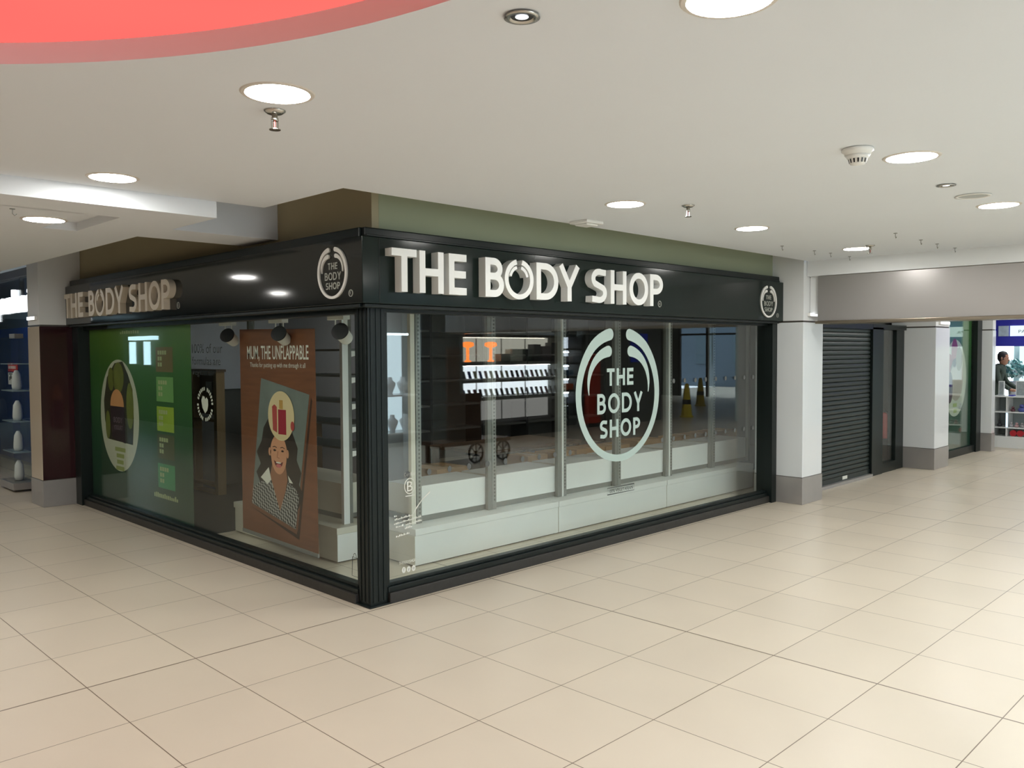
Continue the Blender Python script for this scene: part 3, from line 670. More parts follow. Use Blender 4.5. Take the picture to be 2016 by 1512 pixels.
for x, y in HK:
    if hp is None:
        hp = thing('ceiling_hook', '', 'hook'); o = hp
        MB().lathe((0,0,0), [(.016,0),(.016,-.004),(.004,-.006)], 14).build('plate', RAIL, hp)
        MB().ribbon([(0,-.004),(0,-.03),(.012,-.042),(.024,-.03)], .004, face_s(0), -.002, .002).build('hook', RAIL, hp)
    else: o = copy_tree(hp)
    o.location = (x, y, H); tag(o, 'tiny grey ceiling hook in the cluster left of the white bulkhead', 'hook', 'ceiling hooks near the bulkhead')

o = copy_tree(hp); o.location = (-1.80,1.13,Z1); tag(o, 'tiny grey ceiling hook alone at the left edge under the ceiling step', 'hook'); del o['group']
# ------------------------------------------------------------ right gondola shelving behind the large window
PL = [(.99,2.77,'white shelving plinth nearest the corner post'), (2.778,4.61,'white shelving plinth under the middle of the window'), (4.618,6.56,'white shelving plinth at the right end of the window')]
for x0, x1, lab in PL:
    t = thing('shelving_plinth', lab, 'plinth', ((x0+x1)/2,.9,0), 'plinths under the right window shelving')
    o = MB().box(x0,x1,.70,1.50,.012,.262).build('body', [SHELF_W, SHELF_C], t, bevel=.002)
    for p in o.data.polygons:  # end faces take the warmer, darker copy of the white: shade as colour
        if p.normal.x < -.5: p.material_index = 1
    MB().box(x0+.001,x1-.001,.693,1.50,.264,.318).build('top_band', SHELF_W, t, bevel=.002)
    MB().box(x0+.02,x1-.02,.73,1.45,0,.012).build('recessed_foot', DARKER, t)
UX = [1.14, 2.03, 3.02, 3.92, 4.90, 5.84, 6.76]
labs = ['nearest the corner post','second from the corner post','third from the corner post','behind the right edge of the big window logo','second from the right end','at the right end of the window']
for i in range(6):
    a, c = UX[i], UX[i+1]
    t = thing('shelving_bay', 'empty slotted white shelving bay '+labs[i], 'shelving', ((a+c)/2,.9,.318), 'empty shelving bays behind the right window')
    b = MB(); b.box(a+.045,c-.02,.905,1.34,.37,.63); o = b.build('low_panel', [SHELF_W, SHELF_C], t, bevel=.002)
    for p in o.data.polygons:  # same side tone here, shade put into the end face colour
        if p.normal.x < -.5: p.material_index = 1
    MB().box(a+.03,c-.005,.915,1.33,.318,.372).build('base_rail', BASE_GREY, t)
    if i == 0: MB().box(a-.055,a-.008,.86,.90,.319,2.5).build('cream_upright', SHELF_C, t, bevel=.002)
    upr = MB().box(a+.002,a+.055,.86,.90,.319,2.5).build('upright', RAIL, t, bevel=.002)
    b = MB(); n = 60
    for k in range(n): b.box(a+.023,a+.028,.8585,.861,.40+k*.034,.417+k*.034); b.box(a+.033,a+.038,.8585,.861,.40+k*.034,.417+k*.034)
    b.build('upright_slots', SLOT, upr)
    if i in (2, 4): MB().box(a-.022,a-.002,.85,.90,.319,2.5).build('joining_strip', SHELF_W, t); MB().box(a-.075,a-.026,.862,.90,.319,2.5).build('upright', BASE_GREY, t)
    elif i == 5: MB().box(a-.05,a-.002,.862,.90,.319,2.5).build('upright', BASE_GREY, t); MB().box(c-.045,c,.86,.90,.319,2.5).build('end_upright', RAIL, t)
    elif i > 0: MB().box(a-.05,a-.002,.862,.90,.319,2.5).build('upright', BASE_GREY, t)

# left gondola
t = thing('shelving_plinth', 'cream shelving plinth behind the poster in the left window', 'plinth', (.9,2.2,0))
MB().box(.61,1.30,1.56,3.10,.012,.245).build('body', SHELF_C, t, bevel=.002)
o = MB().box(.61,.975,1.27,1.56,.012,.245).build('end_box', [SHELF_C, SHELF_W], t, bevel=.002)
for p in o.data.polygons:  # front end takes the brighter copy, its stronger light put into colour
    if p.normal.y < -.5: p.material_index = 1
MB().box(.60,.975,1.262,3.11,.247,.302).build('top_band', SHELF_C, t, bevel=.002)
MB().box(.64,.95,1.30,3.08,0,.012).build('recessed_foot', DARKER, t)
t = thing('shelving_bay', 'empty shelving bay with dark shelves behind the poster', 'shelving', (.9,2.2,.302))
MB().box(.86,1.30,1.56,3.0,.345,.62).build('low_panel', SHELF_C, t, bevel=.002)
MB().box(.86,1.28,1.57,3.0,.302,.345).build('base_rail', BASE_GREY, t)
b = MB(); b.box(.74,.80,1.36,1.40,.302,2.5); b.build('upright', SHELF_W, t, bevel=.002)
b = MB(); b.box(.805,.84,1.37,1.41,.302,2.5); b.build('upright', BASE_GREY, t, bevel=.002)
b = MB(); b.box(.74,.80,3.0,3.04,.302,2.5); b.build('upright', BASE_GREY, t)
SG = mat('shelf_dim_grey', s2l(128,130,128), .5)
for z in (1.80,1.57,1.34,1.14,.93): 
    MB().box(.85,1.22,1.41,3.0,z,z+.018).build('shelf', SG, t)
    MB().poly([(0,0),(.20,0),(.20,-.008),(.0,-.05)], lambda u, v, d, z=z: (.84+u, 1.375-d, z+v), 0, .006).build('shelf_bracket', SHELF_W, t)

# spotlights at the head of the left window
for x, y, lab, rx in ((.24,2.42,'black and white track spotlight above the left window text',.5),(.24,1.52,'black and white track spotlight in front of the poster head',.4),(.24,.63,'black and white track spotlight nearest the corner post',.45)):
    t = thing('track_spotlight', lab, 'spotlight', (x,y,2.07), 'spotlights along the left window head')
    MB().box(x-.03,x+.03,y-.09,y+.13,2.035,2.075).build('driver_box', WHITEP, t, bevel=.003)
    MB().box(x-.004,x+.004,y-.065,y-.057,1.92,2.04).build('bracket', WHITEP, t); MB().box(x-.004,x+.004,y+.057,y+.065,1.92,2.04).build('bracket', WHITEP, t)
    b = MB(); b.cyl((0,0,-.02),.05,.13,'z',28,r2=.058); o = b.build('barrel', WHITEP, t, bevel=.004)
    b2 = MB(); b2.cyl((0,0,.108),.066,.012,'z',28); o2 = b2.build('lens', BLACK, t)
    for q in (o, o2):
        q.matrix_parent_inverse = parent_inv(t); q.location = (x+.03,y-.03,1.90); q.rotation_euler = (math.radians(30), math.radians(-62), 0)

# ------------------------------------------------------------ shop interior
t = thing('display_table', 'low wooden display table inside the closed shop', 'table', (4.3,3.0,0))
MB().box(3.45,5.25,2.5,3.5,.56,.60).build('table_top', TABLEW, t, bevel=.003)
for x, y in ((3.5,2.55),(5.2,2.55),(3.5,3.45),(5.2,3.45)): MB().box(x-.03,x+.03,y-.03,y+.03,0,.56).build('leg', TABLEW, t)
MB().box(3.6,5.1,2.6,3.4,.2,.22).build('lower_shelf', TABLEW, t)
BX = [(2.00,2.42,1.62,2.05,.0,.592,'flat brown cardboard box nearest the corner behind the shelving'),
      (3.30,3.62,1.62,1.95,.0,.605,'pale brown cardboard box left of the big window logo'),
      (3.70,4.06,1.60,1.90,.0,.61,'brown cardboard box behind the left side of the window logo'),
      (4.10,4.62,1.60,1.90,.0,.612,'long brown cardboard box behind the foot of the window logo'),
      (4.64,5.12,1.60,1.90,.0,.60,'brown cardboard box right of the long one behind the logo'),
      (5.28,5.80,1.60,1.90,.0,.62,'cardboard box at the lower right rim of the window logo'),
      (6.15,6.9,1.60,1.90,.0,.60,'brown cardboard box near the right end of the window'),
      (7.0,7.7,1.60,1.95,.0,.60,'brown cardboard box furthest right behind the shelving')]
for x0, x1, y0, y1, z0, z1, lab in BX:
    t = thing('cardboard_box', lab, 'box', ((x0+x1)/2,(y0+y1)/2,0), 'cardboard boxes behind the shelving')
    MB().box(x0,x1,y0,y1,z0,z1+.025).build('carton', CARD, t, bevel=.003)
    MB().box((x0+x1)/2-.025,(x0+x1)/2+.025,y0-.001,y1+.001,z1+.024,z1+.0265).build('tape', mat('tape', s2l(190,160,110), .3), t)
t = thing('wooden_cabinet', 'open wooden shelf cabinet inside the shop behind the round heart sticker', 'cabinet', (1.7,5.3,0))
MB().box(1.45,1.56,5.22,5.30,0,1.55).build('side_panel', PINE, t); MB().box(1.45,1.56,5.88,5.92,0,1.55).build('side_panel', PINE, t)
MB().box(1.44,1.57,5.2,5.94,1.55,1.58).build('top', TABLEW, t); MB().box(1.54,1.56,5.30,5.88,1.0,1.55).build('back_panel', TABLEW, t)
for z in (.0,.10,.92,1.22): MB().box(1.45,1.56,5.30,5.88,z,z+.03).build('shelf', PINE, t)
MB().box(1.50,1.52,5.45,5.62,1.28,1.42).build('small_screen', RAIL, t)
struct(MB().box(.25,2.75,5.96,5.999,1.30,2.6).build('wall_upper_pale', mat('pale_grey_area', s2l(214,214,222), .6)))  # lighter area laid over the upper back wall
t = thing('wooden_cabinet', 'second low wooden cabinet deeper in the shop behind the left window', 'cabinet', (1.7,4.2,0))
MB().box(1.9,2.35,4.25,5.0,0,.95).build('body', TABLEW, t, bevel=.004); MB().box(1.88,2.37,4.23,5.02,.95,.98).build('top', PINE, t)
b = MB(); b.box(2.8,2.9,3.2,6.0,.0,1.35); b.box(2.8,2.9,3.2,6.0,1.35,2.72); struct(b.build('wall_shop_partition', mat('partition_grey', s2l(190,190,196), .7)))
t = thing('wall_shelving', 'tall dark wall shelving along the back of the closed shop', 'shelving', (6,5.8,0))
for k in range(7): MB().box(3.0+k*1.1,3.04+k*1.1,5.6,6.0,0,2.5).build('side_panel', DARKER, t)
for z in (.5,.9,1.3,1.7,2.1): MB().box(3.0,9.6,5.62,5.98,z,z+.03).build('shelf', DARK, t)

NL = emit_mat('added_fill_glow', (1,.95,.9), 14)  # fill lamps added to brighten the dark shop interior
for x, y, lab in ((1.6,3.9,'added fill lamp over the left side of the closed shop'),(5.0,3.6,'added fill lamp in the middle of the closed shop'),(8.2,4.2,'added fill lamp at the far end of the closed shop')):
    t = thing('added_fill_lamp', lab, 'ceiling light', (x,y,2.72), 'added fill lamps inside the closed shop')
    MB().box(x-.3,x+.3,y-.15,y+.15,2.69,2.72).build('housing', WHITEP, t); MB().box(x-.27,x+.27,y-.12,y+.12,2.686,2.69).build('diffuser', NL, t)
# ------------------------------------------------------------ roller shutter, side light and doors right of the column
t = thing('roller_shutter', 'closed dark green roller shutter between the two white columns', 'shutter', (7.4,0,0))
b = MB()
for k in range(33):
    z = .10+k*.060; b.poly([(.0,0),(.012,.008),(.016,.03),(.012,.05),(.0,.058)], lambda u, v, d, z=z: (6.34+d, .02-u, z+v), 0, 2.205)
b.build('slat_curtain', SHUTTER, t)
MB().box(6.34,8.545,.0,.03,.04,.105).build('bottom_bar', SHUTTER, t)
MB().box(6.34,8.545,-.05,.12,.0,.04).build('threshold', STONE, t)
MB().box(6.34,8.54,-.03,.12,2.07,2.14).build('header', FRAME, t)
MB().box(7.65,7.80,-.006,-.002,.055,.10).build('warning_label', DECAL, t, label='small white label')
t = thing('door_frame', 'dark green frame with a narrow glass light beside the shutter', 'frame', (9.2,0,0))
MB().box(8.55,8.93,-.03,.12,0,2.1).build('post', FRAME, t, bevel=.004); MB().box(9.49,9.79,.0,.12,0,2.1).build('post', FRAME, t, bevel=.004)
MB().box(8.93,9.49,-.01,.10,0,.14).build('kick_panel', FRAME, t); MB().box(8.55,9.79,-.03,.12,2.07,2.14).build('header', FRAME, t)
MB().box(8.93,9.49,.03,.04,.14,2.07).build('glass_pane', GLASS2, t)
b = MB(); b.box(8.9,10.6,.27,.30,0,2.1); struct(b.build('wall_lobby', mat('lobby_grey', s2l(150,150,146), .6)))
t = thing('fire_extinguisher', 'red fire extinguisher behind the narrow glass by the shutter', 'fire extinguisher', (9.52,.18,.45))
MB().lathe((9.52,.18,.45), [(.05,0),(.062,.01),(.062,.32),(.045,.37),(.02,.39)], 20).build('cylinder', mat('extinguisher_red', s2l(170,40,34), .3), t, smooth=True)
MB().lathe((9.52,.18,.84), [(.015,0),(.02,.04),(.01,.06)], 12).build('valve', BLACK, t)
MB().ribbon([(0,.86),(.06,.84),(.07,.7),(.06,.6)], .015, face_s(.16,9.52), 0, .015).build('hose', BLACK, t)
MB().box(9.49,9.55,.24,.272,.5,.9).build('wall_bracket', RAIL, t)

# far green window of the shop
wi3 = bpy.data.objects.new('window_3', None); COL.objects.link(wi3); wi3.location = (11.5,-.12,0); struct(wi3)
b = MB(); b.box(10.42,12.62,-.17,-.05,0,.12); b.box(12.60,12.92,-.20,-.03,0,2.7); b.box(10.42,12.6,-.17,-.05,2.3,2.7); b.build('window_frame', FRAME, wi3)
MB().box(10.42,12.6,-.13,-.12,.12,2.3).build('glass_pane', GLASS2, wi3)
ff = face_s(-.10)
t = thing('green_vinyl', 'green vinyl with a white oval in the far window on the right', 'window vinyl', (11.5,-.1,.12))
MB().poly(rect(10.42,12.6,.12,2.3), ff, 0, .002).build('sheet', grad_mat('green_print_far', [(0,s2l(44,84,70)),(.5,s2l(40,92,62)),(1,s2l(84,140,72))], .1, 2.3), t)
OC = (11.78, 1.30)
b = MB(); b.poly(ell(OC[0],OC[1],.56,.64,48), ff, .0025, .0032); b.build('white_oval', mat('print_white_far', s2l(214,222,206), .4), t)
b = MB(); b.poly(ell(OC[0]-.05,1.72,.16,.24), ff, .0036, .004); b.poly(ell(OC[0]-.30,1.55,.14,.16), ff, .0036, .004); b.build('berry_print', mat('print_berry', s2l(150,50,66), .5, var=.3, vscale=9), t)
b = MB(); b.poly(ell(OC[0]+.18,1.62,.16,.2), ff, .0044, .0048); b.build('fruit_print', mat('print_olive_brown', s2l(120,110,70), .5, var=.3, vscale=9), t)
b = MB(); b.poly(ell(OC[0]-.26,1.15,.14,.26), ff, .0044, .0048); b.build('plum_print', mat('print_plum', s2l(70,32,62), .5), t)
b = MB(); b.poly(ell(OC[0]+.05,1.28,.34,.36), ff, .0036, .004); b.build('tub_print', mat('print_tub', s2l(190,180,166), .5), t)
b = MB(); b.poly(rect(OC[0]-.1,OC[0]+.1,.82,.88), ff, .0036, .004); b.poly(rect(OC[0]-.06,OC[0]+.1,.72,.78), ff, .0036, .004); b.build('caption_print', mat('print_lime', s2l(176,196,120), .5), t)

# ------------------------------------------------------------ far gift shop at the right edge
gx = 13.6
BLUE = mat('gift_blue', s2l(46,48,168), .4); WSH = mat('gift_white', s2l(228,232,232), .35)
LITW = emit_mat('gift_lit_panel', (.80,.97,1.0), 1.15)
b = MB(); b.box(15.6,15.7,-6,-.0,0,TOP); struct(b.build('wall_gift_shop', mat('gift_wall', s2l(200,230,236), .5)))
t = thing('display_counter', 'white stepped display counter at the front of the gift shop', 'shelving', (gx,-1,0))
MB().box(gx,gx+.42,-2.0,-.16,0,.19).build('base', WSH, t, bevel=.004)
for z in (.19,.355,.635,.915): MB().box(gx,gx+.42,-2.0,-.16,z,z+.02).build('shelf', WSH, t)
MB().box(gx+.48,gx+.42,-2.0,-.16,.2,.915).build('back_panel', mat('gift_grey', s2l(160,170,170), .4), t)
for y in (-.18,-.40,-1.2,-1.99): MB().box(gx+.01,gx+.40,y-.008,y+.008,.2,.915).build('divider', WSH, t)
MB().box(gx-.004,gx+.01,-.425,-.395,.375,.63).build('light_strip', emit_mat('strip_blue_white', (.6,.8,1), 1.6), t)
t = thing('shop_header', 'deep blue header band of the gift shop with white picture panels', 'shop sign', (gx,-1,2.0))
MB().box(gx,gx+.06,-3.5,-.20,1.83,2.75).build('header_band', BLUE, t)
MB().box(gx-.015,gx,-.42,-.255,2.01,2.195).build('picture_panel', mat('gift_picture', s2l(180,196,214), .4, var=.35, vscale=14), t)
MB().box(gx-.015,gx,-.90,-.44,2.01,2.195).build('lettered_panel', LITW, t)
b = MB(); text_mesh(b, 'PA', .055, face_w(gx-.016), 0, 0, .575, 2.065, .11, align='LEFT'); b.build('lettering', mat('pan_grey', s2l(90,110,120), .5), t)
t = thing('light_panel', 'bright white backlit wall panel behind the person in the gift shop', 'light panel', (15.5,-1,1.4))
MB().box(15.4,15.5,-.62,-.15,1.05,1.95).build('panel', LITW, t); MB().box(15.4,15.5,-1.4,-.68,1.05,1.95).build('panel', LITW, t); MB().box(15.38,15.5,-1.4,-.15,1.0,1.04).build('ledge', BLUE, t)
def frame_thing(y0, y1, z0, z1, lab):
    t = thing('framed_picture', lab, 'picture', (gx+.15,(y0+y1)/2,z0), 'grey pictures on the gift counter')
    frm = MB().box(gx+.12,gx+.14,y0,y1,z0,z1).build('frame', WSH, t, bevel=.004)
    MB().box(gx+.116,gx+.121,y0+.015,y1-.015,z0+.015,z1-.015).build('picture', mat('grey_photo', s2l(150,160,162), .4, var=.45, vscale=22), frm)
frame_thing(-.335,-.235,.936,1.20,'leaning grey picture at the left end of the gift counter')
frame_thing(-.80,-.515,.936,1.21,'large grey dog picture at the right of the gift counter')
def figurine(x, y, z, r, m, lab, cat='ornament', kind=0):
    t = thing('figurine', lab, cat, (x,y,z), 'ornaments on the gift shelves')
    MB().lathe((x,y,z), [(r*.7,0),(r,r*.3),(r*.95,r*.9),(r*.5,r*1.3)], 14).build('body', m, t, smooth=True)
    MB().lathe((x,y,z+r*1.2), [(r*.2,0),(r*.6,r*.3),(r*.6,r*.8),(r*.1,r*1.1)], 14).build('head', m, t, smooth=True)
GY = mat('orn_grey', s2l(150,146,146), .5, var=.2, vscale=20); BK = mat('orn_black', s2l(36,36,40), .5); PNK = mat('orn_rose', s2l(176,140,140), .5, var=.2, vscale=20)
figurine(gx+.1,-.27,.657-.28+.0,.045,BK,'black ornament on the low shelf at the left end')
figurine(gx+.1,-.48,.657,.04,mat('orn_plum', s2l(90,50,60), .4),'dark plum ornament on the middle gift shelf')
figurine(gx+.1,-.62,.657,.06,mat('orn_blue', s2l(70,80,150), .4),'blue ornament at the right of the middle gift shelf')
for k in range(5): figurine(gx+.1,-.46-.085*k,.376,.038,[GY,PNK][k % 2],['first grey','first rose','second grey','second rose','third grey'][k]+' ornament in the low shelf row')
b = MB()
for s in (-1, 1): b.cyl((gx+.08,-.55+s*.055,.266),.055,.06,'x',20)
tag(b.build('heart_ornament', mat('heart_red', s2l(190,40,54), .4)), 'red heart ornament on the bottom gift shelf', 'ornament')
# flower arrangement
t = thing('flower_arrangement', 'pale teal and white flower arrangement behind the gift counter', 'flowers', (14.95,-.17,0))
random.seed(3); b = MB(); b2 = MB()
for k in range(220):
    a, e = random.uniform(0, 2*PI), random.uniform(-.5, 1.4); r = .20*random.uniform(.75, 1)
    c = Vector((14.95+r*math.cos(a)*math.cos(e)*.9, -.17+r*math.sin(a)*math.cos(e), 1.34+r*1.15*math.sin(e)))
    n = Vector((random.gauss(0,1), random.gauss(0,1), random.gauss(0,1))).normalized(); p = n.orthogonal().normalized()*.042; q = n.cross(p).normalized()*.034
    (b if k % 2 else b2).add([c-p-q, c+p-q, c+p+q, c-p+q, c+n*.012], [(0,1,4),(1,2,4),(2,3,4),(3,0,4),(0,3,2,1)])
b.build('blossoms', mat('blossom', s2l(225,245,245), .6), t); b2.build('foliage', mat('teal_leaf', s2l(110,170,170), .6), t)
MB().lathe((14.95,-.17,0), [(.08,0),(.06,.5),(.09,1.0),(.08,1.16)], 20).build('pot', WSH, t, smooth=True)
# person
SKIN = mat('skin', s2l(190,140,112), .55); HAIR = mat('dark_hair', s2l(44,40,38), .7); SHIRT = mat('olive_jumper', s2l(62,74,64), .8); TRO = mat('dark_trousers', s2l(30,32,38), .8)
def skin_obj(name, pts, edges, rad, m, parent, sub=2):
    me = bpy.data.meshes.new(name); me.from_pydata(pts, edges, []); me.update(); me.materials.append(m)
    o = bpy.data.objects.new(name, me); COL.objects.link(o); o.parent = parent; o.matrix_parent_inverse = parent_inv(parent)
    sk = o.modifiers.new('skin', 'SKIN'); sk.use_smooth_shade = True
    me.skin_vertices.new() if not me.skin_vertices else None
    for i, r in enumerate(rad): me.skin_vertices[0].data[i].radius = (r, r) if isinstance(r, (int, float)) else r
    me.skin_vertices[0].data[0].use_root = True
    ss = o.modifiers.new('sub', 'SUBSURF'); ss.levels = sub; ss.render_levels = sub
    return o
px, py = 14.36, -.06
p = thing('person', 'person in a dark olive jumper bending over the gift counter', 'person', (px,py,0))
pts = [(px,py+.06,.92),(px,py+.04,1.12),(px,py,1.32),(px,py-.03,1.43),(px,py-.05,1.50),
       (px-.17,py-.0,1.40),(px-.22,py-.08,1.16),(px-.26,py-.27,1.03),
       (px+.17,py-.0,1.40),(px+.22,py-.08,1.16),(px+.20,py-.27,1.03),
       (px-.09,py+.06,.86),(px-.10,py+.02,.48),(px-.10,py+.07,.08),(px+.09,py+.06,.86),(px+.10,py+.02,.48),(px+.10,py+.07,.08)]
ed = [(0,1),(1,2),(2,3),(3,4),(3,5),(5,6),(6,7),(3,8),(8,9),(9,10),(0,11),(11,12),(12,13),(0,14),(14,15),(15,16)]
rd = [(.15,.11),(.145,.11),(.17,.12),(.13,.09),.055,.065,.05,.04,.065,.05,.04,.09,.065,.045,.09,.065,.045]
body = skin_obj('body', pts, ed, rd, SHIRT, p)
b = MB(); b.lathe((px,py-.085,1.50), [(.035,-.02),(.06,.0),(.078,.05),(.085,.11),(.080,.17),(.05,.215),(.01,.225)], 24)
b.cyl((px-.005,py-.185,1.575),.014,.03,'y',10,r2=.018)
for s in (-1, 1): b.lathe((px+s*.085,py-.075,1.575), [(.008,0),(.016,.02),(.014,.05),(.004,.06)], 10)
hd = b.build('head', SKIN, p, smooth=True)
b = MB(); b.lathe((px,py-.070,1.548), [(.06,-.01),(.088,.035),(.092,.09),(.088,.135),(.06,.18),(.01,.198)], 24); b.build('hair', HAIR, p, smooth=True)
b = MB()
for s in (-1, 1): b.lathe((px+s*.03,py-.166,1.61), [(.004,-.006),(.011,0),(.004,.006)], 10)
b.box(px-.025,px+.025,py-.170,py-.162,1.545,1.552); b.build('eyes_and_mouth', HAIR, p)
b = MB(); b.lathe((px,py-.045,1.44), [(.06,0),(.062,.03),(.055,.05)], 20); b.build('collar', TRO, p)
for s in (-1, 1):
    hx, hy, hz = px+(-.26 if s < 0 else .20), py-.29, 1.025
    hp_ = [(hx,hy+.03,hz),(hx,hy-.03,hz-.005),(hx,hy-.06,hz-.01)]; he = [(0,1),(1,2)]; hr = [.026,.034,.028]
    for k in range(4):
        n0 = len(hp_); o_ = (k-1.5)*.018; ln = (.055,.068,.064,.05)[k]
        hp_ += [(hx+o_,hy-.075,hz-.012),(hx+o_*1.1,hy-.075-ln*.55,hz-.022),(hx+o_*1.1,hy-.075-ln,hz-.045)]; he += [(2,n0),(n0,n0+1),(n0+1,n0+2)]; hr += [.010,.009,.008]
    n0 = len(hp_); hp_ += [(hx-s*.032,hy-.04,hz-.01),(hx-s*.045,hy-.075,hz-.025)]; he += [(1,n0),(n0,n0+1)]; hr += [.011,.009]
    skin_obj('hand', hp_, he, hr, SKIN, p, 1)
    MB().box(px+s*.10-.045,px+s*.10+.045,py-.12,py+.12,0,.08).build('shoe', BLACK, p, bevel=.02)
tag(MB().box(gx+.05,gx+.3,-.50,-.42,.936,.95).build('blue_leaflet', BLUE), 'blue and white leaflet lying on the gift counter', 'leaflet')

# ------------------------------------------------------------ blue shop at the left edge
t = thing('blue_shopfront', 'blue glass shopfront at the left edge with lit lettering', 'shopfront', (.1,9,0))
BG = mat('blue_panel', s2l(30,74,168), .25, var=.25, vscale=1.2)
MB().box(.40,.46,6.5,12.5,.16,2.18).build('blue_wall', BG, t)
MB().box(.40,.46,6.5,12.5,2.18,3.0).build('upper_wall', mat('blue_grey_panel', s2l(66,82,112), .4, var=.3, vscale=2), t)
MB().box(.30,.46,6.5,12.5,0,.16).build('skirting', STONE, t)
MB().box(-.02,.10,6.4,12.5,2.82,2.92).build('top_rail', mat('rail_grey', s2l(96,98,102), .4), t)
MB().box(.02,.03,6.4,12.5,.14,2.82).build('glass_pane', GLASS2, t)
for y in (8.05,9.5): MB().box(.04,.09,y-.02,y+.02,2.6,2.82).build('sign_bracket', DARKER, t)
b = MB(); text_mesh(b, 'perkoi', .30, face_w(-.02,9.6), .0, .0, .40, 2.36, 1.78, .022, align='LEFT'); 
o = b.build('lit_lettering', emit_mat('sign_white', (.92,.95,1), 2.4), t)
sl = o.modifiers.new('s', 'SOLIDIFY'); sl.thickness = .04
t = thing('notice', 'red and white notice on the blue shopfront', 'notice', (.0,8.4,1.4))
rf = MB().box(.012,.019,8.16,8.62,1.54,1.66).build('red_field', mat('notice_red', s2l(186,34,40), .5), t); MB().box(.012,.019,8.16,8.62,1.36,1.525).build('white_field', WHITEP, t)
b = MB()
for k in range(8): b.box(.010,.012,8.56-k*.045,8.585-k*.045,1.58,1.62,0)
b.build('red_field_lettering', WHITEP, rf)
b = MB()
for k in range(5): b.box(.010,.012,8.52-k*.06,8.56-k*.06,1.42+.02*(k % 2),1.47+.02*(k % 2)); 
b.box(.010,.012,8.20,8.58,1.50,1.515); b.build('white_field_marks', BLACK, t)
t = thing('glass_display_case', 'tall glass display case of white goods beside the maroon column', 'display case', (-.2,7.9,0))
MB().box(-.28,.0,7.35,8.0,.03,.12).build('plinth', STONE, t, bevel=.004)
MB().box(-.26,-.02,7.37,7.98,.12,2.0).build('glass_box', GLASS2, t)
for z in (.5,.9,1.3,1.65): MB().box(-.24,-.04,7.4,7.95,z,z+.012).build('shelf', mat('shelf_pale', s2l(150,170,180), .3), t)
MB().box(-.18,-.08,7.5,7.75,1.99,2.05).build('lamp_box', STONE, t)
for k, z in enumerate((.13,.515,.915,1.315)): 
    tag(MB().lathe((-.14,7.62,z), [(.05,0),(.06,.05),(.05,.2),(.02,.26)], 16).build('white_vase', WSH, None, smooth=True), ['white vase on the floor of','white vase on the lowest shelf of','white vase on the middle shelf of','white vase on the upper shelf of'][k]+' the glass case', 'vase', 'vases in the glass case')

# ------------------------------------------------------------ shops on the other side of the mall (seen mirrored in the glass)
def refl_wall(name, x0, x1, y0, y1, z0, z1, m): return struct(MB().box(x0,x1,y0,y1,z0,z1).build(name, m))
WD = mat('opposite_dark', s2l(96,100,98), .6, var=.1, vscale=1)
refl_wall('wall_opposite', 6.75, 7.7, -7.65, -7.55, 0, 3.2, WD)
refl_wall('wall_opposite', 11.6, 14.6, -7.65, -7.55, 0, 3.2, WD)
for i_, z_ in enumerate((.45,.85,1.25,1.65,2.05)): struct(MB().box(6.75,7.7,-7.552,-7.545,z_,z_+.02).build('trim_%d' % (i_+1), DARKER))
refl_wall('wall_opposite', 1.5, 5.6, -7.65, -7.55, 0, 3.2, WD)
refl_wall('wall_opposite', 5.6, 12.1, -8.3, -8.25, 0, 3.2, mat('opposite_shop_wall', s2l(120,124,120), .7))
refl_wall('wall_opposite', 14.5, 14.6, -17, -7.65, 0, 3.2, WD)
refl_wall('wall_opposite', 14.6, 24.6, -17.1, -17.0, 0, 3.2, WD)
refl_wall('wall_east', 24.6, 24.7, -11.0, 0, 0, 3.2, WD)
refl_wall('wall_east', 24.6, 24.7, -17, -13.7, 0, 3.2, WD)
SHL = emit_mat('shelf_strip_light', (.85,.95,1.0), 60); SHW = mat('phone_shelf_white', s2l(236,240,240), .5)
t = thing('phone_shelving', 'bright backlit white shelving of phones across the mall', 'shelving', (9.2,-7.7,0))
MB().box(7.75,10.68,-7.95,-7.90,.86,1.52).build('lit_back_panel', emit_mat('backlit_white', (.86,.94,1.0), 8.5), t)
MB().box(7.75,10.68,-7.95,-7.90,1.575,2.08).build('upper_back_panel', emit_mat('backlit_cream', (1.0,.97,.82), 2.6), t)
MB().box(7.75,10.68,-7.95,-7.90,.34,.80).build('lower_back_panel', emit_mat('backlit_grey', (.95,.93,.88), 1.5), t)
for k in range(1,4): MB().box(7.75+.73*k-.01,7.75+.73*k+.01,-7.90,-7.885,.34,2.08).build('panel_joint', SG, t)
for z in (.85,1.22,1.57):
    MB().box(7.72,10.7,-7.92,-7.48,z-.07,z).build('shelf', SG, t)
    if z > 1: MB().box(7.75,10.68,-7.89,-7.84,z-.085,z-.072).build('strip_light', SHL, t)
MB().box(7.70,7.75,-7.95,-7.48,.5,2.1).build('side_panel', RAIL, t); MB().box(10.68,10.75,-7.95,-7.48,.3,2.1).build('side_panel', DARK, t)
MB().box(7.72,10.7,-7.92,-7.5,2.08,2.13).build('canopy', DARK, t); MB().box(7.9,10.5,-7.88,-7.82,2.06,2.078).build('strip_light', emit_mat('shelf_strip_warm', (1,.95,.8), 10), t)
MB().box(7.72,10.7,-7.9,-7.3,.28,.34).build('counter_top', DARKER, t); MB().box(7.75,10.68,-7.85,-7.4,0,.28).build('counter_base', DARKER, t)
cols = [s2l(40,42,48), s2l(60,56,54), s2l(70,90,150), s2l(150,150,150), s2l(30,30,34), s2l(190,194,150), s2l(120,70,80)]
pm = [mat('phone_'+n, c, .3) for n, c in zip(('black','brown','blue','silver','jet','lime','wine'), cols)]
random.seed(5); pz = None
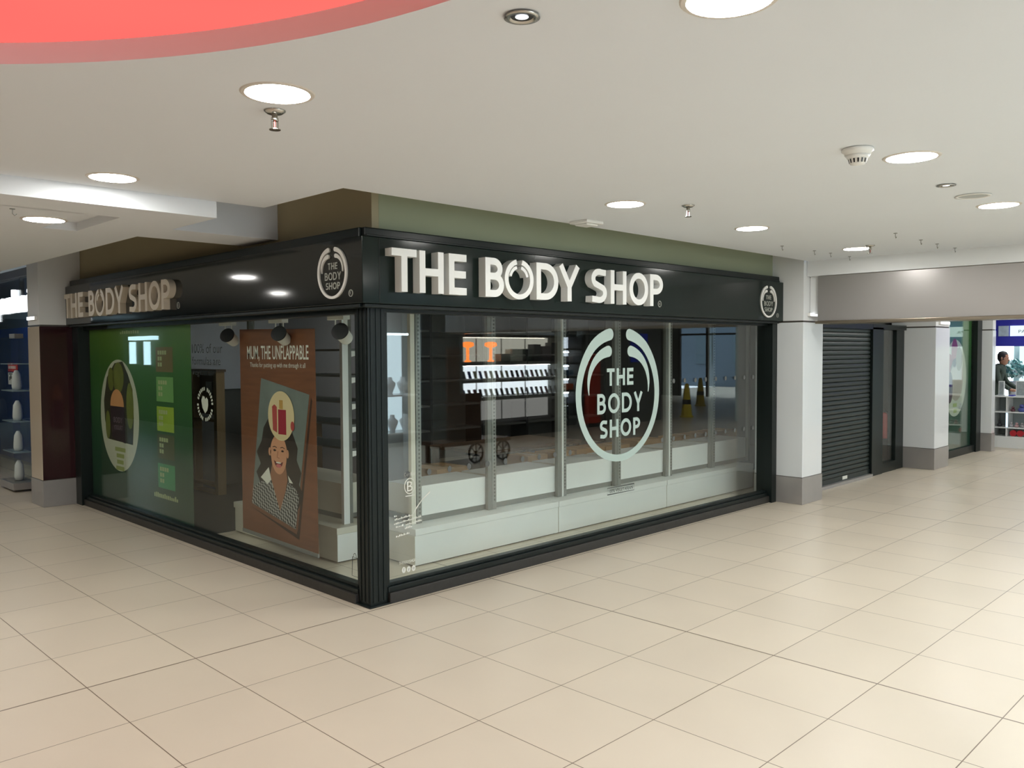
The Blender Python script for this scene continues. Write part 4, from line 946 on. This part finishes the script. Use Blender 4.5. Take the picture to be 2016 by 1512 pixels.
for ri, (z, lab) in enumerate(((1.22,'phone in a stand on the upper lit shelf across the mall'),(.85,'phone in a stand on the lower lit shelf across the mall'))):
    for k in range(19):
        x = 7.86+k*.152; m_ = random.choice(pm)
        if pz is None:
            pz = thing('display_phone', lab, 'phone')
            MB().poly([(-.04,0),(.04,0),(.04,.004),(-.04,.004)], lambda u, v, d: (u, -d, v), -.06, .06).build('stand', WHITEP, pz)
            MB().add([(-.035,-.03,.01),(.035,-.03,.01),(.035,-.07,.155),(-.035,-.07,.155),(-.035,-.04,.006),(.035,-.04,.006),(.035,-.08,.151),(-.035,-.08,.151)], []) if False else None
            b = MB(); b.add([(-.035,.03,.01),(.035,.03,.01),(.035,-.03,.16),(-.035,-.03,.16),(-.035,.018,.006),(.035,.018,.006),(.035,-.042,.156),(-.035,-.042,.156)], [(0,1,2,3),(7,6,5,4),(0,4,5,1),(1,5,6,2),(2,6,7,3),(3,7,4,0)]); ph = b.build('phone', pm[0], pz)
            o = pz
        else: o = copy_tree(pz)
        for ch in o.children:
            if ch.name.startswith('phone'):
                ch.data = ch.data.copy(); ch.data.materials[0] = m_
        o.location = (x, -7.58, z+.002)
        tag(o, lab, 'phone', 'phones on the lit shelves')
# orange lamps and boxes on the top shelf
ORG = emit_mat('orange_lamp', (1,.22,.04), 12)
for x, lab in ((7.98,'orange glowing lamp at the left end of the top lit shelf'),(8.62,'orange glowing lamp beside the boxes on the top lit shelf')):
    t = thing('orange_lamp', lab, 'lamp', (x,-7.6,1.57), 'orange lamps on the top shelf')
    MB().lathe((x,-7.6,1.572), [(.07,0),(.07,.02),(.03,.04),(.03,.34)], 16).build('stem', ORG, t); MB().lathe((x,-7.6,1.86), [(.05,0),(.13,.04),(.12,.10),(.05,.12)], 16).build('shade', ORG, t)
for k, (x, wd, h_, c) in enumerate(((9.0,.28,.16,s2l(150,160,150)),(9.35,.34,.26,s2l(220,230,220)),(9.7,.18,.26,s2l(60,74,70)),(9.98,.22,.36,s2l(40,34,38)),(10.26,.26,.32,s2l(90,70,80)),(10.52,.18,.4,s2l(80,76,72)))):
    tag(MB().box(x-wd/2,x+wd/2,-7.75,-7.55,1.572,1.572+h_).build('gift_box', mat('giftbox_%s' % 'abcdef'[k], c, .4), None, bevel=.01), ['low grey','tall white','slim dark green','tall black','wine coloured','brown'][k]+' box on the top lit shelf across the mall', 'box', 'boxes on the top lit shelf')
# side tower of cubbies
t = thing('cubby_tower', 'narrow tower of lit cubbies beside the phone shelving', 'shelving', (11.05,-7.7,0))
for z in (.55,.86,1.17,1.48,1.80): MB().box(10.8,11.38,-7.92,-7.5,z,z+.04).build('shelf', DARKER, t)
MB().box(10.8,11.38,-7.95,-7.90,.5,2.1).build('lit_back_panel', emit_mat('backlit_cubby', (.78,.88,1.0), 5.0), t); MB().box(11.38,11.42,-7.95,-7.48,.3,2.1).build('side_panel', DARKER, t)
for z in (.80,1.11,1.42,1.74): MB().box(10.85,11.33,-7.88,-7.84,z,z+.03).build('strip_light', SHL, t)
for z, c, lab in ((.592,(150,160,190),'pale blue box in the bottom cubby across the mall'),(.902,(220,90,30),'orange box in the lower cubby across the mall'),(1.212,(30,90,130),'teal box in the middle cubby across the mall'),(1.522,(190,190,200),'silver box in the upper cubby across the mall')):
    tag(MB().box(10.95,11.2,-7.7,-7.58,z,z+.14).build('boxed_gadget', mat('gadget_%d' % c[0], s2l(*c), .4), None, bevel=.005), lab, 'box', 'boxes in the lit cubbies')
# cyan jewellery window
t = thing('jewellery_window', 'pale blue lit jewellery display across the mall', 'display case', (6.2,-7.7,0))
MB().box(5.60,6.70,-8.2,-8.1,.2,2.15).build('back_panel', emit_mat('cyan_lit', (.62,.80,.88), 6.5), t)
for z in (.24,.95): MB().box(5.60,6.70,-8.1,-7.6,z,z+.03).build('shelf', WSH, t)
MB().box(5.62,6.68,-7.95,-7.85,2.10,2.14).build('strip_light', emit_mat('cyan_strip', (.8,.95,1), 14), t)
for k, (x, z) in enumerate(((5.85,.982),(6.15,.982),(6.45,.982),(5.85,.272),(6.2,.272),(6.5,.272))):
    tt = thing('jewellery_bust', ['left','middle','right'][k % 3]+' white bust on the '+('upper' if k < 3 else 'lower')+' shelf of the blue display', 'bust', (x,-7.75,z), 'white jewellery busts')
    MB().lathe((x,-7.75,z), [(.06,0),(.05,.04),(.10,.16),(.11,.22),(.05,.27),(.04,.33)], 18).build('bust', WSH, tt, smooth=True)
# orange red panel and dark shopfront with blue glow
tag(MB().box(11.5,12.05,-7.52,-7.48,.1,1.72).build('red_banner', mat('banner_red', s2l(190,60,36), .5)), 'tall orange red banner on the dark wall across the mall', 'banner')
tag(MB().box(13.3,13.95,-7.54,-7.50,1.5,2.2).build('blue_screen', emit_mat('screen_blue', (.05,.09,.7), .45)), 'dim blue lit screen on the dark wall across the mall', 'screen')
# market cart
t = thing('market_cart', 'brown wooden market cart with pegboard and spoked wheels across the mall', 'cart', (5.9,-5.2,0))
CW = wood_mat('cart_wood', s2l(70,50,36), s2l(100,74,54), (1,1,5))
MB().box(5.05,6.55,-5.45,-4.95,.30,.36).build('deck', CW, t); MB().box(5.40,5.66,-5.25,-5.21,1.1,1.85).build('upper_pegboard', CW, t); MB().box(5.40,6.12,-5.25,-5.21,.36,1.1).build('pegboard', CW, t)
b = MB()
for i in range(6):
    for j in range(6 if i > 1 else 12): b.box(5.46+i*.1,5.475+i*.1,-5.208,-5.2,.45+j*.115,.465+j*.115)
b.build('peg_holes', BLACK, t)
for x in (5.72,6.32):
    b = MB(); fw_ = face_n(-4.92, x, .16); b.ribbon(ell(0,0,.15,.15,28), .02, fw_, 0, .03, True)
    for k in range(4): b.ribbon([(-.14*math.cos(k*PI/4),-.14*math.sin(k*PI/4)),(.14*math.cos(k*PI/4),.14*math.sin(k*PI/4))], .01, fw_, .005, .025)
    b.build('wheel', BLACK, t)
MB().box(5.08,5.14,-5.4,-5.34,0,.30).build('leg', CW, t); MB().box(5.08,5.14,-5.05,-4.99,0,.30).build('leg', CW, t)
# wet floor cones
for x, y, lab in ((15.78,-7.55,'tall yellow wet floor cone nearer the shop'),(19.89,-9.73,'tall yellow wet floor cone further towards the exit')):
    t = thing('wet_floor_cone', lab, 'cone', (x,y,0), 'yellow wet floor cones')
    YL = mat('cone_yellow', s2l(250,222,40), .4)
    MB().lathe((x,y,0), [(.19,0),(.19,.03),(.15,.05),(.12,.3),(.09,.62),(.06,.86),(.03,.9)], 8).build('cone', YL, t)
    MB().lathe((x,y,.35), [(.122,0),(.113,.12)], 8).build('warning_band', BLACK, t)
# street exit with daylight and the building over the road
t = thing('exit_door_frame', 'dark metal frame of the glazed street exit across the mall', 'frame', (24.6,-12.4,0))
for y in (-11.05,-12.4,-13.65): MB().box(24.55,24.65,y-.05,y+.05,0,2.7).build('post', DARKER, t)
MB().box(24.55,24.65,-13.65,-11.05,2.35,2.42).build('transom', DARKER, t)
t = thing('street_building', 'grey stone building over the road beyond the street exit', 'building', (33,-13,0))
MB().box(32.5,33.5,-26,-5,0,7).build('wall', mat('stone_grey', s2l(78,92,104), .8, var=.1, vscale=2), t)
for y in (-19.5,-17.5,-15.5,-13.6,-11.7):
    MB().box(32.44,32.5,y-.45,y+.45,1.1,2.5).build('window', mat('street_glass', s2l(60,80,90), .2), t)
# lit kiosk frame mirrored in the left window
t = thing('lit_portal', 'glowing pale blue door frame far down the left hall', 'light', (-5.0,17,0))
PB = emit_mat('portal_blue', (.6,.88,1), 7)
MB().box(-5.09,-4.95,18.10,18.19,1.5,2.08).build('upright_tube', PB, t); MB().box(-5.09,-4.95,17.14,17.23,1.48,2.08).build('upright_tube', PB, t); MB().box(-5.09,-4.95,16.62,18.25,2.12,2.22).build('top_tube', PB, t)
